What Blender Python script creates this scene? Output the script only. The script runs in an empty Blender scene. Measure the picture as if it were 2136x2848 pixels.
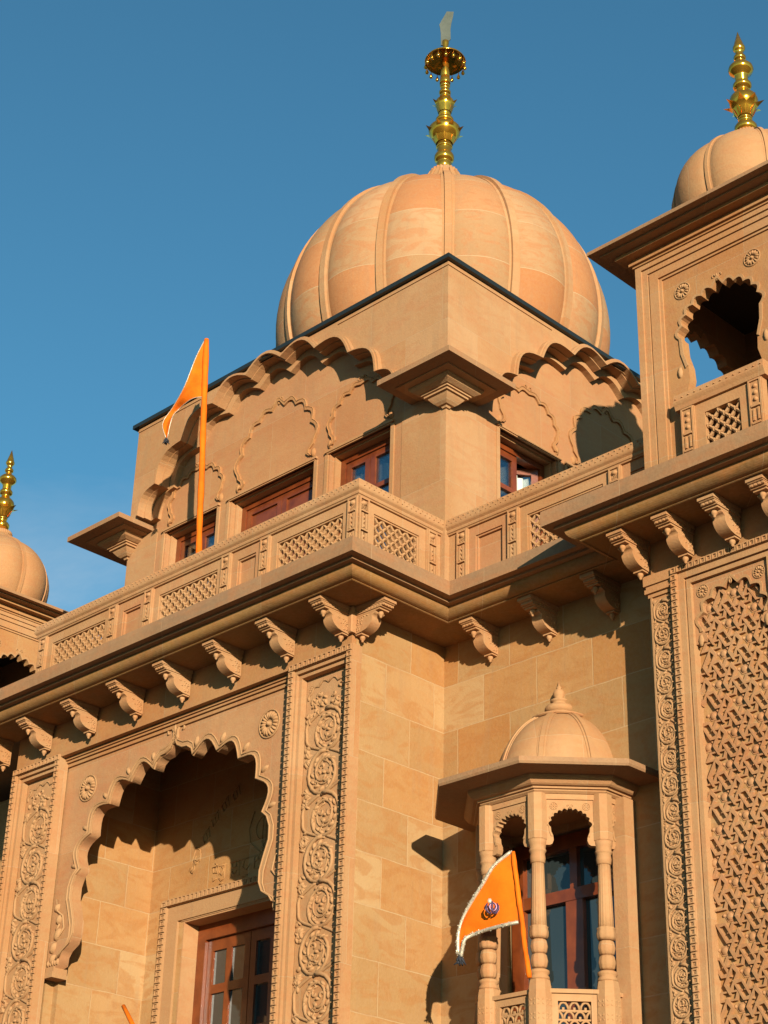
import bpy, math, random
from mathutils import Vector, Matrix
from mathutils.geometry import tessellate_polygon
random.seed(7)
S = bpy.context.scene
COL = S.collection
R = math.radians
PI = math.pi
# ------------------------------------------------------------------ camera
YAW, PITCH, ROLL = 0.793, 0.485, 0.028
CAM = Vector((8.423, -8.010, -7.319))
fw = Vector((-math.sin(YAW)*math.cos(PITCH), math.cos(YAW)*math.cos(PITCH), math.sin(PITCH)))
rt = fw.cross(Vector((0, 0, 1))).normalized(); up = rt.cross(fw)
rt2 = math.cos(ROLL)*rt + math.sin(ROLL)*up
up2 = -math.sin(ROLL)*rt + math.cos(ROLL)*up
cd = bpy.data.cameras.new('camera'); cam = bpy.data.objects.new('camera', cd); COL.objects.link(cam)
cam.matrix_world = Matrix(((rt2.x, up2.x, -fw.x, CAM.x), (rt2.y, up2.y, -fw.y, CAM.y), (rt2.z, up2.z, -fw.z, CAM.z), (0, 0, 0, 1)))
cd.sensor_fit = 'VERTICAL'; cd.sensor_height = 36; cd.lens = 36*4981.7/2848
cd.clip_start = 0.1; cd.clip_end = 3000
S.camera = cam
# ------------------------------------------------------------------ light
SUN_EL = 9.0
SUN = Vector((0.816, -0.578, 0)).normalized()*math.cos(R(SUN_EL)) + Vector((0, 0, math.sin(R(SUN_EL))))
W = bpy.data.worlds.new('World'); S.world = W; W.use_nodes = True
nt = W.node_tree; bg = nt.nodes['Background']
sky = nt.nodes.new('ShaderNodeTexSky'); sky.sky_type = 'NISHITA'; sky.sun_disc = False
sky.sun_elevation = R(SUN_EL); sky.sun_rotation = math.atan2(SUN.x, SUN.y)
sky.air_density = 1.0; sky.dust_density = 0.2; sky.ozone_density = 1.6
hs = nt.nodes.new('ShaderNodeMix'); hs.data_type = 'RGBA'; hs.blend_type = 'MULTIPLY'; hs.inputs[0].default_value = 1
hs.inputs[7].default_value = (0.50, 1.03, 1.16, 1); nt.links.new(sky.outputs[0], hs.inputs[6])
tcw = nt.nodes.new('ShaderNodeTexCoord'); mpw = nt.nodes.new('ShaderNodeMapping'); mpw.inputs['Scale'].default_value = (1, 1, 2.2); nt.links.new(tcw.outputs['Generated'], mpw.inputs[0])
nzw = nt.nodes.new('ShaderNodeTexNoise'); nzw.inputs['Scale'].default_value = 5.5; nzw.inputs['Detail'].default_value = 7; nzw.inputs['Roughness'].default_value = .62; nzw.inputs['Distortion'].default_value = .5; nt.links.new(mpw.outputs[0], nzw.inputs[0])
rpw = nt.nodes.new('ShaderNodeMapRange'); rpw.inputs[1].default_value = .46; rpw.inputs[2].default_value = .78; rpw.inputs[3].default_value = 0; rpw.inputs[4].default_value = .42; nt.links.new(nzw.outputs[0], rpw.inputs[0])
sxw = nt.nodes.new('ShaderNodeSeparateXYZ'); nt.links.new(tcw.outputs['Generated'], sxw.inputs[0])
lmw = nt.nodes.new('ShaderNodeMapRange'); lmw.inputs[1].default_value = .50; lmw.inputs[2].default_value = .36; nt.links.new(sxw.outputs[2], lmw.inputs[0])
mlw = nt.nodes.new('ShaderNodeMath'); mlw.operation = 'MULTIPLY'; nt.links.new(rpw.outputs[0], mlw.inputs[0]); nt.links.new(lmw.outputs[0], mlw.inputs[1])
cmw = nt.nodes.new('ShaderNodeMix'); cmw.data_type = 'RGBA'; cmw.inputs[7].default_value = (5.2, 5.2, 5.2, 1); nt.links.new(mlw.outputs[0], cmw.inputs[0]); nt.links.new(hs.outputs[2], cmw.inputs[6])
nt.links.new(cmw.outputs[2], bg.inputs[0]); bg.inputs[1].default_value = 0.082
sd = bpy.data.lights.new('sun', 'SUN'); sd.energy = 5.0; sd.angle = R(0.5); sd.color = (1.0, 0.885, 0.68)
so = bpy.data.objects.new('sun', sd); COL.objects.link(so)
so.rotation_euler = SUN.to_track_quat('Z', 'Y').to_euler(); so.location = (30, -30, 20)
S.view_settings.view_transform = 'Standard'; S.view_settings.look = 'None'
S.view_settings.exposure = 0.92; S.view_settings.gamma = 1.0
S.render.engine = 'CYCLES'; S.cycles.diffuse_bounces = 2
# ------------------------------------------------------------------ materials
class NB:
    def __init__(s, name):
        s.m = bpy.data.materials.new(name); s.m.use_nodes = True; s.t = s.m.node_tree
        s.b = s.t.nodes['Principled BSDF']
    def n(s, typ, **kw):
        x = s.t.nodes.new(typ)
        for k, v in kw.items():
            if k in x.inputs: s.set(x.inputs[k], v)
            else: setattr(x, k, v)
        return x
    def set(s, inp, v):
        if hasattr(v, 'is_output') or isinstance(v, bpy.types.NodeSocket): s.t.links.new(v, inp)
        else: inp.default_value = v
    def math(s, op, a, b=0.0):
        x = s.t.nodes.new('ShaderNodeMath'); x.operation = op; s.set(x.inputs[0], a); s.set(x.inputs[1], b); return x.outputs[0]
    def mix(s, f, a, b, mode='MIX'):
        x = s.t.nodes.new('ShaderNodeMix'); x.data_type = 'RGBA'; x.blend_type = mode
        s.set(x.inputs[0], f); s.set(x.inputs[6], a); s.set(x.inputs[7], b); return x.outputs[2]
    def ramp(s, f, stops):
        x = s.t.nodes.new('ShaderNodeValToRGB'); s.set(x.inputs[0], f)
        e = x.color_ramp.elements
        while len(e) < len(stops): e.new(0.5)
        for i, (p, c) in enumerate(stops): e[i].position = p; e[i].color = c
        return x.outputs[0]
    def noise(s, vec, scale, detail=4, rough=0.55, dist=0.0):
        x = s.n('ShaderNodeTexNoise'); s.set(x.inputs['Vector'], vec); x.inputs['Scale'].default_value = scale
        x.inputs['Detail'].default_value = detail; x.inputs['Roughness'].default_value = rough; x.inputs['Distortion'].default_value = dist
        return x.outputs['Fac']
    def bump(s, h, strength, dist, prev=None):
        x = s.n('ShaderNodeBump'); s.set(x.inputs['Height'], h); x.inputs['Strength'].default_value = strength
        x.inputs['Distance'].default_value = dist
        if prev is not None: s.t.links.new(prev, x.inputs['Normal'])
        return x.outputs['Normal']
def c4(r, g, b): return (r, g, b, 1)
PALE = c4(.47, .275, .13); TAN = c4(.43, .225, .095); OCHRE = c4(.42, .19, .055); PINK = c4(.42, .20, .095); GREY = c4(.33, .225, .14)
def stone(name, kind='plain', a=TAN, b=PALE, c=PINK, bump=.45, patch=.55, island=False):
    k = NB(name)
    geo = k.n('ShaderNodeNewGeometry'); P = geo.outputs['Position']
    if kind == 'dome':
        tc = k.n('ShaderNodeTexCoord'); P0 = tc.outputs['Object']
    else: P0 = P
    sep = k.n('ShaderNodeSeparateXYZ', Vector=P0)
    big = k.noise(P, 1.1, 3, .5, .6)
    vein_v = k.n('ShaderNodeMapping', Vector=P); vein_v.inputs['Rotation'].default_value = (.5, .6, .3); vein_v.inputs['Scale'].default_value = (1, 1, 3.2)
    vein = k.noise(vein_v.outputs[0], 2.2, 6, .62, 1.6)
    col = k.mix(k.ramp(big, [(.35, c4(0, 0, 0)), (.65, c4(1, 1, 1))]), a, b)
    col = k.mix(k.math('MULTIPLY', k.ramp(vein, [(.50, c4(0, 0, 0)), (.66, c4(1, 1, 1))]), patch), col, c)
    nrm = None
    if kind in ('masonry', 'dome', 'panel', 'band'):
        br = k.n('ShaderNodeTexBrick'); br.offset = .5; br.offset_frequency = 2; br.squash = 1
        cv = k.n('ShaderNodeCombineXYZ')
        if kind == 'masonry':
            u = k.math('ADD', sep.outputs[0], sep.outputs[1]); v = k.math('ADD', sep.outputs[2], 2.28+10*.357)
            br.inputs['Brick Width'].default_value = .5; br.inputs['Row Height'].default_value = .357
            k.set(cv.inputs[0], k.math('ADD', u, .14)); mort = .005
        elif kind in ('panel', 'band'):
            u = k.math('ADD', sep.outputs[0], sep.outputs[1]); v = k.math('ADD', sep.outputs[2], 20.11)
            br.inputs['Brick Width'].default_value = .86 if kind == 'panel' else 1.12; br.inputs['Row Height'].default_value = .71 if kind == 'panel' else 30
            k.set(cv.inputs[0], k.math('ADD', u, .37)); mort = .0022
        else:
            u = k.math('MULTIPLY', k.math('ARCTAN2', sep.outputs[1], sep.outputs[0]), 16/(2*PI)); v = k.math('ADD', sep.outputs[2], 3.0)
            br.offset = 0; br.inputs['Brick Width'].default_value = 1.0; br.inputs['Row Height'].default_value = .60
            k.set(cv.inputs[0], k.math('ADD', u, 20.0)); mort = .006
        k.set(cv.inputs[1], v)
        wob = k.n('ShaderNodeVectorMath'); wob.operation = 'ADD'
        sc = k.n('ShaderNodeVectorMath'); sc.operation = 'SCALE'
        nz = k.n('ShaderNodeTexNoise'); k.set(nz.inputs['Vector'], P); nz.inputs['Scale'].default_value = 5; nz.inputs['Detail'].default_value = 3
        k.set(sc.inputs[0], nz.outputs['Color']); sc.inputs['Scale'].default_value = .014
        k.set(wob.inputs[0], cv.outputs[0]); k.set(wob.inputs[1], sc.outputs[0])
        k.set(br.inputs['Vector'], wob.outputs[0]); br.inputs['Scale'].default_value = 1
        br.inputs['Mortar Size'].default_value = mort; br.inputs['Mortar Smooth'].default_value = .3
        br.inputs['Color1'].default_value = c4(0, 0, 0); br.inputs['Color2'].default_value = c4(1, 1, 1); br.inputs['Mortar'].default_value = c4(.5, .5, .5)
        rnd = br.outputs['Color']
        if kind == 'dome': col = k.mix(k.math('MULTIPLY', k.ramp(rnd, [(.52, c4(0, 0, 0)), (.70, c4(1, 1, 1))]), .62), col, c4(.48, .225, .10))
        tint = k.ramp(rnd, [(0, c4(1.04, 1.0, .95)), (.25, c4(.90, .80, .68)), (.5, c4(1.12, 1.13, 1.16)), (.78, c4(.99, .76, .53)), (1, c4(1.12, 1.02, .92))])
        col = k.mix({'masonry': 1.0, 'dome': .85, 'panel': .5, 'band': .45}[kind], col, tint, 'MULTIPLY')
        # each block has its own veins
        v2 = k.n('ShaderNodeVectorMath'); v2.operation = 'MULTIPLY_ADD'; k.set(v2.inputs[0], rnd); v2.inputs[1].default_value = (7, 5, 9); k.set(v2.inputs[2], P)
        m2 = k.n('ShaderNodeMapping', Vector=v2.outputs[0]); m2.inputs['Rotation'].default_value = (.3, .5, .8); m2.inputs['Scale'].default_value = (1, 1, 2.4)
        st = k.noise(m2.outputs[0], 2.4, 5, .55, 2.2)
        col = k.mix(k.math('MULTIPLY', k.ramp(st, [(.48, c4(0, 0, 0)), (.60, c4(1, 1, 1))]), .55 if kind in ('masonry', 'dome') else .25), col, c4(.42, .195, .065) if kind == 'masonry' else c4(.47, .20, .085))
        col = k.mix(k.math('MULTIPLY', br.outputs['Fac'], .42 if kind == 'masonry' else .75), col, c4(.52, .38, .24))
        nrm = k.bump(br.outputs['Fac'], .35, -.006)
    # weathering: rain streaks and grime with shapes of their own
    ms = k.n('ShaderNodeMapping', Vector=P); ms.inputs['Scale'].default_value = (5, 5, .5)
    strk = k.noise(ms.outputs[0], 2.5, 4, .6)
    col = k.mix(k.math('MULTIPLY', k.ramp(strk, [(.52, c4(0, 0, 0)), (.70, c4(1, 1, 1))]), .24), col, GREY)
    col = k.mix(k.math('MULTIPLY', k.ramp(k.noise(P, 38, 3, .7), [(.4, c4(0, 0, 0)), (.75, c4(1, 1, 1))]), .22), col, c4(.54, .37, .22))
    if island:
        col = k.mix(.5, col, k.ramp(geo.outputs['Random Per Island'], [(0, c4(.9, .88, .86)), (1, c4(1.08, 1.05, 1.02))]), 'MULTIPLY')
    col = k.mix(1.0, col, c4(.66, .595, .525), 'MULTIPLY')
    k.set(k.b.inputs['Base Color'], col)
    k.b.inputs['Roughness'].default_value = .82; k.b.inputs['Specular IOR Level'].default_value = .25
    f = k.math('ADD', k.noise(P, 55, 5, .65), k.math('MULTIPLY', k.noise(P, 7, 3, .5), 1.3))
    k.set(k.b.inputs['Normal'], k.bump(f, bump, .006, nrm))
    return k.m
def plain(name, col, rough=.5, metal=0, spec=.5, bump=0, bscale=30, var=None, coat=0):
    k = NB(name); geo = k.n('ShaderNodeNewGeometry'); P = geo.outputs['Position']
    if var: k.set(k.b.inputs['Base Color'], k.mix(k.ramp(k.noise(P, var[1], 4, .6, .4), [(.35, c4(0, 0, 0)), (.7, c4(1, 1, 1))]), col, var[0]))
    else: k.b.inputs['Base Color'].default_value = col
    k.b.inputs['Roughness'].default_value = rough; k.b.inputs['Metallic'].default_value = metal
    k.b.inputs['Specular IOR Level'].default_value = spec; k.b.inputs['Coat Weight'].default_value = coat
    if bump: k.set(k.b.inputs['Normal'], k.bump(k.noise(P, bscale, 4, .6), bump, .004))
    return k.m
M_ST = stone('sandstone', 'panel')
M_WALL = stone('sandstone_masonry', 'masonry', a=c4(.43, .275, .13), b=c4(.475, .325, .17), c=c4(.45, .255, .11))
M_CARVE = stone('carved_sandstone', a=c4(.445, .255, .125), b=c4(.48, .29, .15), patch=.3)
M_PALE = stone('pale_sandstone', 'panel', a=c4(.46, .265, .13), b=c4(.515, .325, .18), c=c4(.50, .262, .135), patch=.6)
M_DOME = stone('dome_sandstone', 'dome', patch=.55, a=c4(.445, .29, .165), b=c4(.50, .335, .20), c=c4(.47, .25, .125))
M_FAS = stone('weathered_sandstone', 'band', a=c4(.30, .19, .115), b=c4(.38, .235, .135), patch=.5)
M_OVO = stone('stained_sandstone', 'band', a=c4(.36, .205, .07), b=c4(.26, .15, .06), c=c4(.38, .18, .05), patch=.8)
M_PNK = stone('pink_sandstone', 'panel', a=c4(.45, .235, .118), b=c4(.50, .295, .155), c=c4(.48, .23, .12), patch=.7)
M_BRASS = plain('polished_brass', c4(.80, .40, .045), .15, .90, var=(c4(.60, .28, .03), 9), bump=.08, bscale=14)
M_STEEL = plain('steel', c4(.10, .11, .085), .3, .5, var=(c4(.14, .15, .12), 6))
M_WOOD = plain('varnished_wood', c4(.17, .038, .009), .30, 0, .5, .15, 40, (c4(.10, .020, .005), 7), coat=.3)
M_GLASS = plain('window_glass', c4(.02, .028, .03), .04, 0, 1.0)
M_ROOF = plain('black_roof_edge', c4(.012, .016, .016), .4, 0, .4)
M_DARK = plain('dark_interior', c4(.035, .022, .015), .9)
M_CURT = plain('net_curtain', c4(.55, .56, .50), .9, bump=.6, bscale=40)
M_CLOTH = plain('saffron_cloth', c4(.62, .125, .003), .8, 0, .15, .5, 30, (c4(.50, .085, .002), 5))
M_TRIM = plain('silver_tinsel', c4(.52, .44, .33), .38, .35, bump=.8, bscale=90, var=(c4(.30, .26, .20), 50))
M_BLACK = plain('black_tassel', c4(.012, .013, .02), .8)
M_INK = plain('emblem_thread', c4(.03, .012, .05), .6)
M_INKB = plain('emblem_edge', c4(.55, .30, .45), .6)
M_EARTH = plain('paving', c4(.075, .068, .06), .9, bump=.4, bscale=4, var=(c4(.05, .05, .048), 1.2))
# ------------------------------------------------------------------ mesh builder
class MB:
    def __init__(s): s.v = []; s.f = []; s.sm = []
    def add(s, vs, fs, smooth=False):
        o = len(s.v); s.v += [tuple(v) for v in vs]; s.f += [tuple(i+o for i in f) for f in fs]; s.sm += [smooth]*len(fs); return s
class Fr:   # a frame: a along u, b along z, c outward
    def __init__(s, o, u, n): s.o = Vector(o); s.u = Vector(u); s.w = Vector((0, 0, 1)); s.n = Vector(n)
    def __call__(s, a, b, c): return s.o + s.u*a + s.w*b + s.n*c
FX = lambda y, x=0, z=0: Fr((x, y, z), (1, 0, 0), (0, -1, 0))    # wall facing -y
FY = lambda x, y=0, z=0: Fr((x, y, z), (0, 1, 0), (1, 0, 0))     # wall facing +x
LOC = Fr((0, 0, 0), (1, 0, 0), (0, -1, 0))
def box(m, F, a0, a1, b0, b1, c0, c1, ch=0):
    if ch > 0:   # chamfered front edges
        r = [(a0, b0), (a1, b0), (a1, b1), (a0, b1)]; q = [(a0+ch, b0+ch), (a1-ch, b0+ch), (a1-ch, b1-ch), (a0+ch, b1-ch)]
        vs = [F(a, b, c0) for a, b in r]+[F(a, b, c1-ch) for a, b in r]+[F(a, b, c1) for a, b in q]
        fs = [(3, 2, 1, 0), (8, 9, 10, 11)]
        for i in range(4):
            j = (i+1) % 4; fs += [(i, j, 4+j, 4+i), (4+i, 4+j, 8+j, 8+i)]
        return m.add(vs, fs)
    vs = [F(a, b, c) for c in (c0, c1) for a, b in ((a0, b0), (a1, b0), (a1, b1), (a0, b1))]
    return m.add(vs, [(3, 2, 1, 0), (4, 5, 6, 7), (0, 1, 5, 4), (1, 2, 6, 5), (2, 3, 7, 6), (3, 0, 4, 7)])
def slab(m, F, outer, holes, c0, c1, smooth=False):
    loops = [outer]+list(holes); flat = [p for l in loops for p in l]
    tris = tessellate_polygon([[Vector((p[0], p[1], 0)) for p in l] for l in loops])
    n = len(flat); fs = []
    for t in tris:
        a, b, c = (flat[i] for i in t)
        cr = (b[0]-a[0])*(c[1]-a[1])-(b[1]-a[1])*(c[0]-a[0])
        if abs(cr) < 1e-12: continue
        if cr < 0: t = (t[0], t[2], t[1])
        fs.append(tuple(t)); fs.append((t[2]+n, t[1]+n, t[0]+n))
    m.add([F(p[0], p[1], c1) for p in flat]+[F(p[0], p[1], c0) for p in flat], fs)
    for li, l in enumerate(loops):
        ar = sum(l[i][0]*l[(i+1) % len(l)][1]-l[(i+1) % len(l)][0]*l[i][1] for i in range(len(l)))
        L = list(l) if (ar > 0) == (li == 0) else list(reversed(l))
        k = len(L); vs = [F(p[0], p[1], c1) for p in L]+[F(p[0], p[1], c0) for p in L]
        m.add(vs, [(i, i+k, (i+1) % k+k, (i+1) % k) for i in range(k)], smooth)
    return m
def strip(m, F, inner, outer, c0, c1):
    n = len(inner)
    vs = [F(*p, c1) for p in inner]+[F(*p, c1) for p in outer]+[F(*p, c0) for p in inner]+[F(*p, c0) for p in outer]
    fs = []
    for i in range(n-1):
        fs += [(i, n+i, n+i+1, i+1), (i+1, 2*n+i+1, 2*n+i, i), (n+i, 3*n+i, 3*n+i+1, n+i+1)]
    fs += [(0, 2*n, 3*n, n), (n-1, 2*n-1, 4*n-1, 3*n-1)]
    return m.add(vs, fs)
def tube(m, pts, r, n=6, cap=True, flat=None):
    pts = [Vector(p) for p in pts]; k = len(pts)
    rr = r if isinstance(r, (list, tuple)) else [r]*k
    vs = []; prev = None
    for i, p in enumerate(pts):
        t = (pts[min(i+1, k-1)]-pts[max(i-1, 0)]).normalized()
        ref = prev if prev is not None else (Vector((0, 0, 1)) if abs(t.z) < .9 else Vector((1, 0, 0)))
        a = t.cross(ref); 
        if a.length < 1e-6: a = t.orthogonal()
        a.normalize(); b = a.cross(t).normalized(); prev = b
        for j in range(n):
            an = 2*PI*j/n; vs.append(p+a*math.cos(an)*rr[i]+b*math.sin(an)*rr[i])
    fs = [(i*n+j, i*n+(j+1) % n, (i+1)*n+(j+1) % n, (i+1)*n+j) for i in range(k-1) for j in range(n)]
    if cap: fs += [tuple(reversed(range(n))), tuple((k-1)*n+j for j in range(n))]
    return m.add(vs, fs, True)
def lathe(m, c, prof, n=24, mod=None, smooth=True, a0=0):
    c = Vector(c); k = len(prof); vs = []
    for (r, z) in prof:
        for j in range(n):
            an = a0+2*PI*j/n; q = r*(mod(an, z) if mod else 1); vs.append((c.x+q*math.cos(an), c.y+q*math.sin(an), c.z+z))
    fs = [(i*n+j, i*n+(j+1) % n, (i+1)*n+(j+1) % n, (i+1)*n+j) for i in range(k-1) for j in range(n)]
    if prof[0][0] > 1e-4: fs.append(tuple(reversed(range(n))))
    if prof[-1][0] > 1e-4: fs.append(tuple((k-1)*n+j for j in range(n)))
    return m.add(vs, fs, smooth)
def blob(m, F, a, b, c, ra, rb, rc, rot=0, n=6):
    # low dome-shaped leaf on a surface, elongated along rot
    vs = []; ca, sa = math.cos(rot), math.sin(rot)
    for (s, h) in ((1, 0), (.86, .5), (.5, .87)):
        for j in range(n):
            an = 2*PI*j/n; x = ra*s*math.cos(an); y = rb*s*math.sin(an); vs.append(F(a+x*ca-y*sa, b+x*sa+y*ca, c+rc*h))
    vs.append(F(a, b, c+rc)); t = 3*n
    fs = [(i*n+j, i*n+(j+1) % n, (i+1)*n+(j+1) % n, (i+1)*n+j) for i in range(2) for j in range(n)]
    fs += [(2*n+j, 2*n+(j+1) % n, t) for j in range(n)]
    return m.add(vs, fs, True)
def sphere(m, p, r, n=8, sz=1):
    return lathe(m, p, [(r*math.sin(PI*i/6)+(1e-5 if i in (0, 6) else 0), -sz*r*math.cos(PI*i/6)) for i in range(7)], n)
def sweep(m, path, prof, closed=True, caps=True):
    # path in plan, outward is to the right of travel; profile (t, z)
    P = [Vector((p[0], p[1])) for p in path]; n = len(P); k = len(prof); vs = []
    for i, p in enumerate(P):
        ns = []
        if i > 0: d = (P[i]-P[i-1]).normalized(); ns.append(Vector((d.y, -d.x)))
        if i < n-1: d = (P[i+1]-P[i]).normalized(); ns.append(Vector((d.y, -d.x)))
        mt = ns[0] if len(ns) == 1 else (ns[0]+ns[1])/(1+ns[0].dot(ns[1]))
        for t, z in prof: q = p+mt*t; vs.append((q.x, q.y, z))
    fs = []; kk = k if closed else k-1
    for i in range(n-1):
        for j in range(kk):
            a, b = i*k+j, i*k+(j+1) % k; fs.append((a, a+k, b+k, b))
    if caps and closed: fs += [tuple(range(k)), tuple(reversed(range((n-1)*k, n*k)))]
    return m.add(vs, fs)
ORG = {}
def empty(name, loc, label, cat, group=None):
    o = bpy.data.objects.new(name, None); COL.objects.link(o); o.location = loc; ORG[o.name] = Vector(loc)
    o['label'] = label; o['category'] = cat
    if group: o['group'] = group
    o.empty_display_size = .2
    return o
def obj(name, m, mat, parent=None, origin=None, label=None, local=False):
    pw = ORG[parent.name] if parent is not None else Vector((0, 0, 0))
    og = Vector(origin) if origin is not None else pw
    me = bpy.data.meshes.new(name)
    vv = m.v if local else [(x-og.x, y-og.y, z-og.z) for x, y, z in m.v]
    me.from_pydata(vv, [], m.f); me.polygons.foreach_set('use_smooth', m.sm); me.update()
    me.materials.append(mat)
    o = bpy.data.objects.new(name, me); COL.objects.link(o)
    o.location = og-pw
    if parent is not None: o.parent = parent
    ORG[o.name] = og
    if label: o['label'] = label
    return o
def kids(o): return [c for c in bpy.data.objects if c.parent == o]
def place(o, loc, rz, parent):
    o.location = Vector(loc)-ORG[parent.name]; o.rotation_euler = (0, 0, rz); ORG[o.name] = Vector(loc)
def dup(o, loc, rz, parent):
    c = o.copy(); COL.objects.link(c); c.parent = parent
    c.location = Vector(loc)-ORG[parent.name]; c.rotation_euler = (0, 0, rz); ORG[c.name] = Vector(loc)
    for g in kids(o):
        d = g.copy(); COL.objects.link(d); d.parent = c; ORG[d.name] = Vector(loc)
    return c
# ------------------------------------------------------------------ ornament
def lobes(cusps, k=.42, n=7, ogee=False):
    out = []
    for i in range(len(cusps)-1):
        p, q = Vector(cusps[i]), Vector(cusps[i+1]); d = q-p; nn = Vector((-d.y, d.x))   # left of travel = outward for left-to-right over the top
        for j in range(n):
            t = j/n; h = k*4*t*(1-t)*(1+.25*(4*t*(1-t)))*.85; out.append(tuple(p+d*t+nn*h))
    out.append(tuple(cusps[-1])); return out
def scallop(cx, zs, hw, rise, n, k=.40, foot=0.0, tip=.0, seg=6, power=1.0):
    cs = []
    for i in range(n+1):
        an = PI-PI*i/n; x = math.cos(an); z = max(0, math.sin(an))**power
        cs.append((cx+hw*x, zs+rise*z))
    pts = lobes(cs, k, seg)
    if tip:   # pointed crown
        mid = max(range(len(pts)), key=lambda i: pts[i][1]); 
        pts = [(x, z+tip*max(0, 1-abs(x-cx)/(hw*.14))**1.5) for x, z in pts]
    if foot:
        L = [(cx-hw+.10*hw*math.sin(PI*t)-.0*t, zs-foot*(1-t)) for t in [0, .2, .4, .6, .8]]
        L = [(cx-hw-.06*hw, zs-foot-.0), (cx-hw+.06*hw, zs-foot*.93), (cx-hw+.14*hw, zs-foot*.72), (cx-hw+.12*hw, zs-foot*.5), (cx-hw+.02*hw, zs-foot*.25)]
        pts = L+pts+[(2*cx-x, z) for x, z in reversed(L)]
    return pts
def grow(pts, c, w):
    out = []
    for x, z in pts:
        d = Vector((x-c[0], z-c[1])); l = max(d.length, 1e-4); out.append((x+d.x/l*w, z+d.y/l*w))
    return out
def rosette(m, F, a, b, c, r, n=14):
    ring = [F(a+r*math.cos(t*PI/14), b+r*math.sin(t*PI/14), c) for t in range(28)]; tube(m, ring+[ring[0]], r*.07, 5, False)
    for j in range(n):
        t = 2*PI*j/n; blob(m, F, a+r*.62*math.cos(t), b+r*.62*math.sin(t), c-.002, r*.30, r*.12, r*.22, t)
    blob(m, F, a, b, c-.002, r*.2, r*.2, r*.3)
def crest(m, F, a, b, c, s):
    for sg in (-1, 1):
        tube(m, [F(a+sg*s*x, b+s*z, c) for x, z in ((.02, 0), (.15, .3), (.12, .65), (.35, .95), (.62, .85), (.6, .6), (.45, .6))], [s*.1]*4+[s*.08, s*.07, s*.04], 5)
    blob(m, F, a, b+s*.75, c, s*.12, s*.3, s*.15)
def beads(m, F, a0, a1, b0, b1, c, pitch):
    # row of little framed squares, along the longer side
    vert = (b1-b0) > (a1-a0); L = (b1-b0) if vert else (a1-a0); n = max(1, int(round(L/pitch))); p = L/n
    box(m, F, a0, a1, b0, b1, c-.03, c)
    for i in range(n):
        if vert: x0, x1, y0, y1 = a0+.002, a1-.002, b0+i*p+.004, b0+(i+1)*p-.004
        else: x0, x1, y0, y1 = a0+i*p+.004, a0+(i+1)*p-.004, b0+.002, b1-.002
        h = .012; q = .008; g = .016
        o = [(x0, y0), (x1, y0), (x1, y1), (x0, y1)]; i1 = [(x0+q, y0+q), (x1-q, y0+q), (x1-q, y1-q), (x0+q, y1-q)]
        xm, ym = (x0+x1)/2, (y0+y1)/2
        vs = [F(*t, c-.001) for t in o]+[F(*t, c+h) for t in o]+[F(*t, c+h) for t in i1]+[F(*t, c+.001) for t in i1]+[F(xm, ym, c+h*.55)]
        fs = []
        for a in range(4):
            b = (a+1) % 4; fs += [(a, b, 4+b, 4+a), (4+a, 4+b, 8+b, 8+a), (8+a, 8+b, 12+b, 12+a), (12+a, 12+b, 16)]
        m.add(vs, fs)
def smooth(P, n=5):
    P = [Vector(p) for p in P]; out = []
    for i in range(len(P)-1):
        a, b = P[i], P[i+1]; p0 = P[max(i-1, 0)]; p3 = P[min(i+2, len(P)-1)]
        for k in range(n):
            f = k/n; out.append(.5*((2*a)+(b-p0)*f+(2*p0-5*a+4*b-p3)*f*f+(3*a-p0-3*b+p3)*f*f*f))
    return out+[P[-1]]
def hook(m, F, a, b, c, r, rot, hand=1, th=.007):
    pts = []
    for t in range(8):
        f = t/7; an = rot+hand*f*4.4; rr = r*(1-.55*f); pts.append(F(a+rr*math.cos(an), b+rr*math.sin(an), c+.002))
    tube(m, pts, [th*(.5+.9*math.sin(PI*min(1, .15+t/8))) for t in range(8)], 5)
    blob(m, F, a+r*1.15*math.cos(rot), b+r*1.15*math.sin(rot), c-.002, r*.75, r*.34, th*1.6, rot+hand*1.3)
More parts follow.
